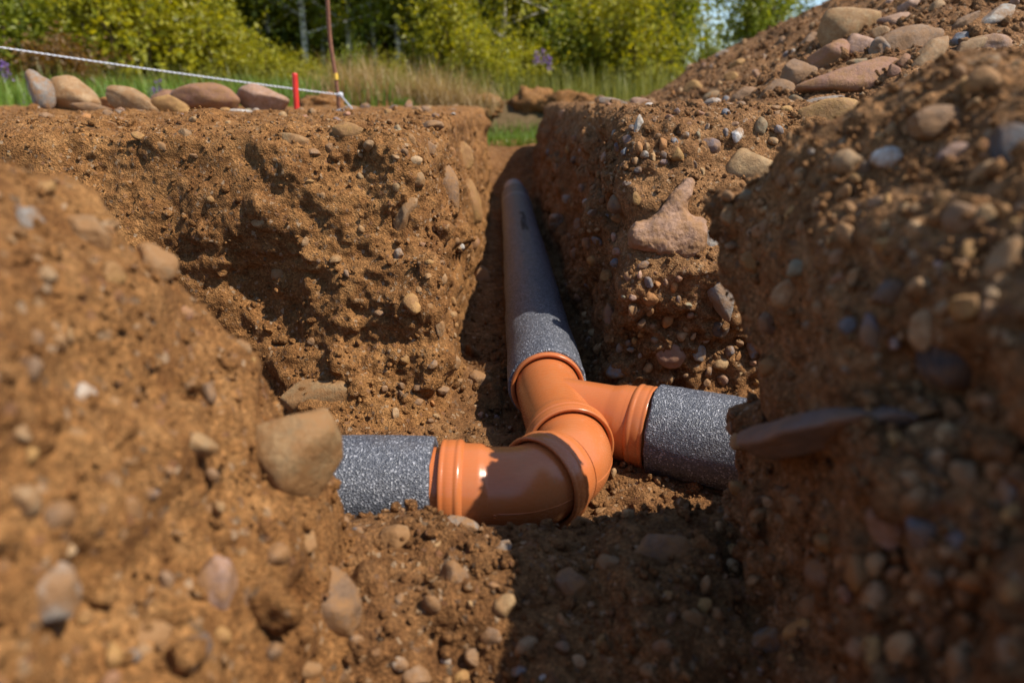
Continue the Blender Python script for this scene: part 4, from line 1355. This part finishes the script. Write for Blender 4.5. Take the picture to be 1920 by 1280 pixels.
for k, (H, r0, cz, nl, sz, sp, mat, bark) in enumerate([(8.5, 0.056, 1.15, 10000, 0.085, 1.7, LEAF_G, BIRCH), (9.0, 0.048, 1.0, 10000, 0.085, 1.6, LEAF_Y, BIRCH), (10.0, 0.075, 1.8, 9000, 0.09, 1.8, LEAF_D, PINE), (7.0, 0.07, 0.5, 11000, 0.085, 1.7, LEAF_D, TWIG)]):
    st_, lv = tree_mesh(81 + k, H, r0, cz, nl, sz, sp)
    TR.append(make_plant('birch_tree' if bark is BIRCH else 'pine_tree' if bark is PINE else 'forest_tree', 'x', 'tree', 'trees of the wood behind', st_, lv, mat, bark, 'crown', 'trunk'))
TREES = [
 (0, 582, 14.0, 'slim white birch behind the red peg'),
 (1, 613, 15.0, 'white birch trunk just behind the leaning rod'),
 (0, 661, 14.5, 'white birch right of the leaning rod'),
 (1, 692, 19.0, 'thin far birch between two nearer ones'),
 (2, 727, 16.5, 'reddish pine trunk left of the paired birches'),
 (0, 751, 14.5, 'left one of the paired birches in mid picture'),
 (1, 763, 16.0, 'right one of the paired birches in mid picture'),
 (2, 846, 13.0, 'pine trunk above the bright rounded shrub'),
 (1, 828, 18.0, 'thin birch left of the pine above the shrub'),
 (2, 562, 18.0, 'pine trunk left of the slim white birch'),
 (1, 543, 17.0, 'thin birch at the left of the trunk group'),
 (0, 470, 18.0, 'far birch behind the pinkish boulder'),
 (1, 1104, 13.0, 'birch with pale trunk among the right shrubs'),
 (1, 18, 13.0, 'tree with pale trunk at the left edge'),
 (3, 120, 15.0, 'dark leafy tree behind the left shrubs'),
 (3, 300, 15.5, 'dark leafy tree behind the boulder row'),
 (3, 410, 17.0, 'dark leafy tree left of the trunk group'),
 (3, 930, 15.0, 'dark leafy tree above the trench end'),
 (3, 1010, 17.0, 'dark leafy tree right above the trench end'),
 (3, 1190, 16.0, 'dark leafy tree behind the bushy shrub'),
 (0, 1270, 17.0, 'birch behind the tall green shrub'),
 (3, 1410, 19.0, 'dark leafy tree right of the sky gap'),
]
BACK = [(3, -60, 18), (3, 50, 21), (2, 170, 22), (3, 230, 20), (2, 360, 23), (3, 480, 23), (3, 560, 25), (3, 640, 24), (3, 720, 26), (3, 800, 22), (3, 870, 24), (2, 960, 22), (3, 1080, 21), (3, 1150, 23), (3, 1230, 25), (0, 1140, 18), (2, 660, 21), (0, 790, 19)]
THIN = [(0, 500, 16), (1, 523, 15), (0, 597, 17.5), (1, 636, 17), (0, 676, 16), (1, 707, 15), (0, 738, 18), (1, 783, 15.5), (0, 806, 16.5), (1, 868, 15.5), (0, 890, 18), (1, 940, 14.5), (0, 442, 16), (1, 300, 14), (0, 210, 15), (1, 90, 14), (0, 1060, 16), (1, 1165, 15)]
TREES += [(k, px, Y, 'thin birch trunk standing among the trees of the wood') for k, px, Y in THIN]
usedp = set()
for k, px, Y, lab in TREES + [(k, px, Y, 'tree deep in the shade of the wood') for k, px, Y in BACK]:
    loc = gpos(px, Y); rz = R.uniform(0, 6.28); s = R.uniform(0.9, 1.1)
    if k in usedp: o = copy_thing(TR[k], loc, rz, (s, s, s), lab)
    else: o = place(TR[k], loc, rz, (s, s, s), lab); usedp.add(k)
    if lab.startswith('thin birch trunk'): o['group'] = 'thin birches in the wood'
    if lab.startswith('tree deep'): o['group'] = 'trees deep in the wood'

# bare lamp-post-like trunk above the heap
snag_b = gpos(1514, 14.0)
snag = tag(empty('dead_tree', snag_b), 'bare dark trunk standing behind the spoil heap against the sky', 'tree')
vq_obj('trunk', capped([snag_b + Vector((0, 0, -0.1)), snag_b + Vector((0.02, 0, 2)), snag_b + Vector((0, 0, 5))], 0.05), TWIG, snag)

# ---- grasses
def grass(name, label, pts, h, wd, mat, seed, lean=0.35, n_seg=3):
    rs = np.random.default_rng(seed); n = len(pts)
    pts = np.asarray(pts, np.float32)
    an = rs.uniform(0, 6.28, n); ln = rs.uniform(0.1, 1, n) * lean
    hh = h * rs.uniform(0.5, 1.15, n)
    dx = np.stack([np.cos(an), np.sin(an), 0 * an], 1); side = np.stack([-np.sin(an), np.cos(an), 0 * an], 1)
    rows = []
    for k in range(n_seg + 1):
        t = k / n_seg
        c = pts + dx * (ln * hh * t * t)[:, None] + np.stack([0 * an, 0 * an, hh * (t - 0.25 * ln * t * t)], 1)
        w_ = wd * (1 - 0.9 * t)
        rows += [c - side * w_ / 2, c + side * w_ / 2]
    V = np.stack(rows, 1).reshape(-1, 3); m = 2 * (n_seg + 1)
    q = np.array([[2 * k, 2 * k + 1, 2 * k + 3, 2 * k + 2] for k in range(n_seg)])
    Q = (q[None] + (np.arange(n) * m)[:, None, None]).reshape(-1, 4)
    tint = np.repeat(rs.random(n), m)
    me = mesh_np(name, V, Q, False, {'tint': tint})
    return me
def field(n, x0, x1, y0, y1, seed, sink=0.0):
    rs = np.random.default_rng(seed)
    x = rs.uniform(x0, x1, n); y = rs.uniform(y0, y1, n)
    return np.stack([x, y, ground_z(x, y) - sink], 1)
def stuff(name, label, me, mat, cat='grass'):
    o = link(name, me, None, mat); tag(o, label, cat, kind='stuff'); return o
stuff('meadow_grass', 'tall yellow-green meadow grass before the forest edge', grass('meadow_grass', '', field(9000, -7.5, 4.5, 6.4, 10.5, 1), 0.34, 0.010, GRASS_Y, 2), GRASS_Y)
stuff('trench_end_grass', 'short bright green grass past the end of the trench', grass('trench_end_grass', '', field(6500, -0.8, 0.9, 4.85, 5.85, 3), 0.09, 0.007, GRASS_G, 4, 0.6), GRASS_G)
stuff('roadside_grass', 'green herbs and grass behind the boulder row', grass('roadside_grass', '', field(6000, -6.5, -0.8, 4.6, 7.5, 5), 0.22, 0.010, GRASS_G, 6, 0.5), GRASS_G)
def tussock(px, Y, zoff, n, h, label, seed):
    c = gpos(px, Y); c.z = max(c.z, -0.06); rs = np.random.default_rng(seed)
    p = np.array(c) + rs.normal(0, 1, (n, 3)) * np.array([0.10, 0.10, 0.03]); p[:, 2] += zoff
    root = tag(empty('dry_tussock', c), label, 'dry grass', 'dry grass tussocks past the left wall')
    me = grass('blades', '', p - np.array(c) * 0, h, 0.006, GRASS_D, seed, 1.7, 5)
    link('blades', me, root, GRASS_D)
for k, (px, Y, zo, n, h, lab) in enumerate([(648, 5.0, 0.03, 420, .30, 'dry straw tussock at the foot of the leaning rod'), (690, 5.6, 0.07, 460, .34, 'dry straw tussock right of the rod'), (735, 5.2, 0.02, 300, .26, 'small dry straw tussock left of the gap'),
        (800, 5.4, 0.05, 460, .36, 'dry straw tussock over the long earth clod'), (838, 5.0, 0.02, 380, .30, 'dry straw tussock hanging toward the trench end'), (890, 5.7, 0.02, 240, .26, 'thin dry tussock by the grass strip')]):
    tussock(px, Y, zo, n, h, lab, 90 + k)
def flower(px, py, Y, label, seed):
    top = at(px, py, Y); x, y = top.x, top.y; gz = float(ground_z(np.array([x]), np.array([y]))[0])
    root = tag(empty('wildflower', (x, y, gz)), label, 'flower', 'purple wildflowers')
    vq_obj('stem', capped([(x, y, gz - 0.02), (x + 0.01, y, (gz + top.z) / 2), tuple(top)], 0.003, 6), TWIG, root)
    rs = np.random.default_rng(seed)
    n = 60; t = rs.random(n); a = rs.uniform(0, 6.28, n)
    P = np.stack([x + np.cos(a) * 0.02 * (1.2 - t), y + np.sin(a) * 0.02 * (1.2 - t), top.z - 0.10 + 0.13 * t], 1)
    D = np.stack([np.cos(a), np.sin(a), 0 * a], 1)
    V, Q, ti = leaves(P, D, 0.022, rs)
    link('blossom', mesh_np('blossom', V, Q, False, {'tint': ti}), root, PURPLE)
for k, (px, py, Y, lab) in enumerate([(8, 122, 5.2, 'purple wildflower at the left edge of the picture'), (42, 186, 5.0, 'low purple flower left of the upright boulder'), (298, 160, 5.4, 'purple wildflower above the ochre boulder'), (284, 172, 5.6, 'small purple flower left of the taller one'),
        (1006, 102, 7.4, 'purple wildflower high above the trench end'), (1018, 100, 7.5, 'purple wildflower beside the high one'), (1030, 112, 7.6, 'lower purple flower right of the pair'), (54, 148, 5.1, 'purple flower just left of the upright boulder top')]):
    flower(px, py, Y, lab, 200 + k)
print('done', round(time.time() - T0, 1))
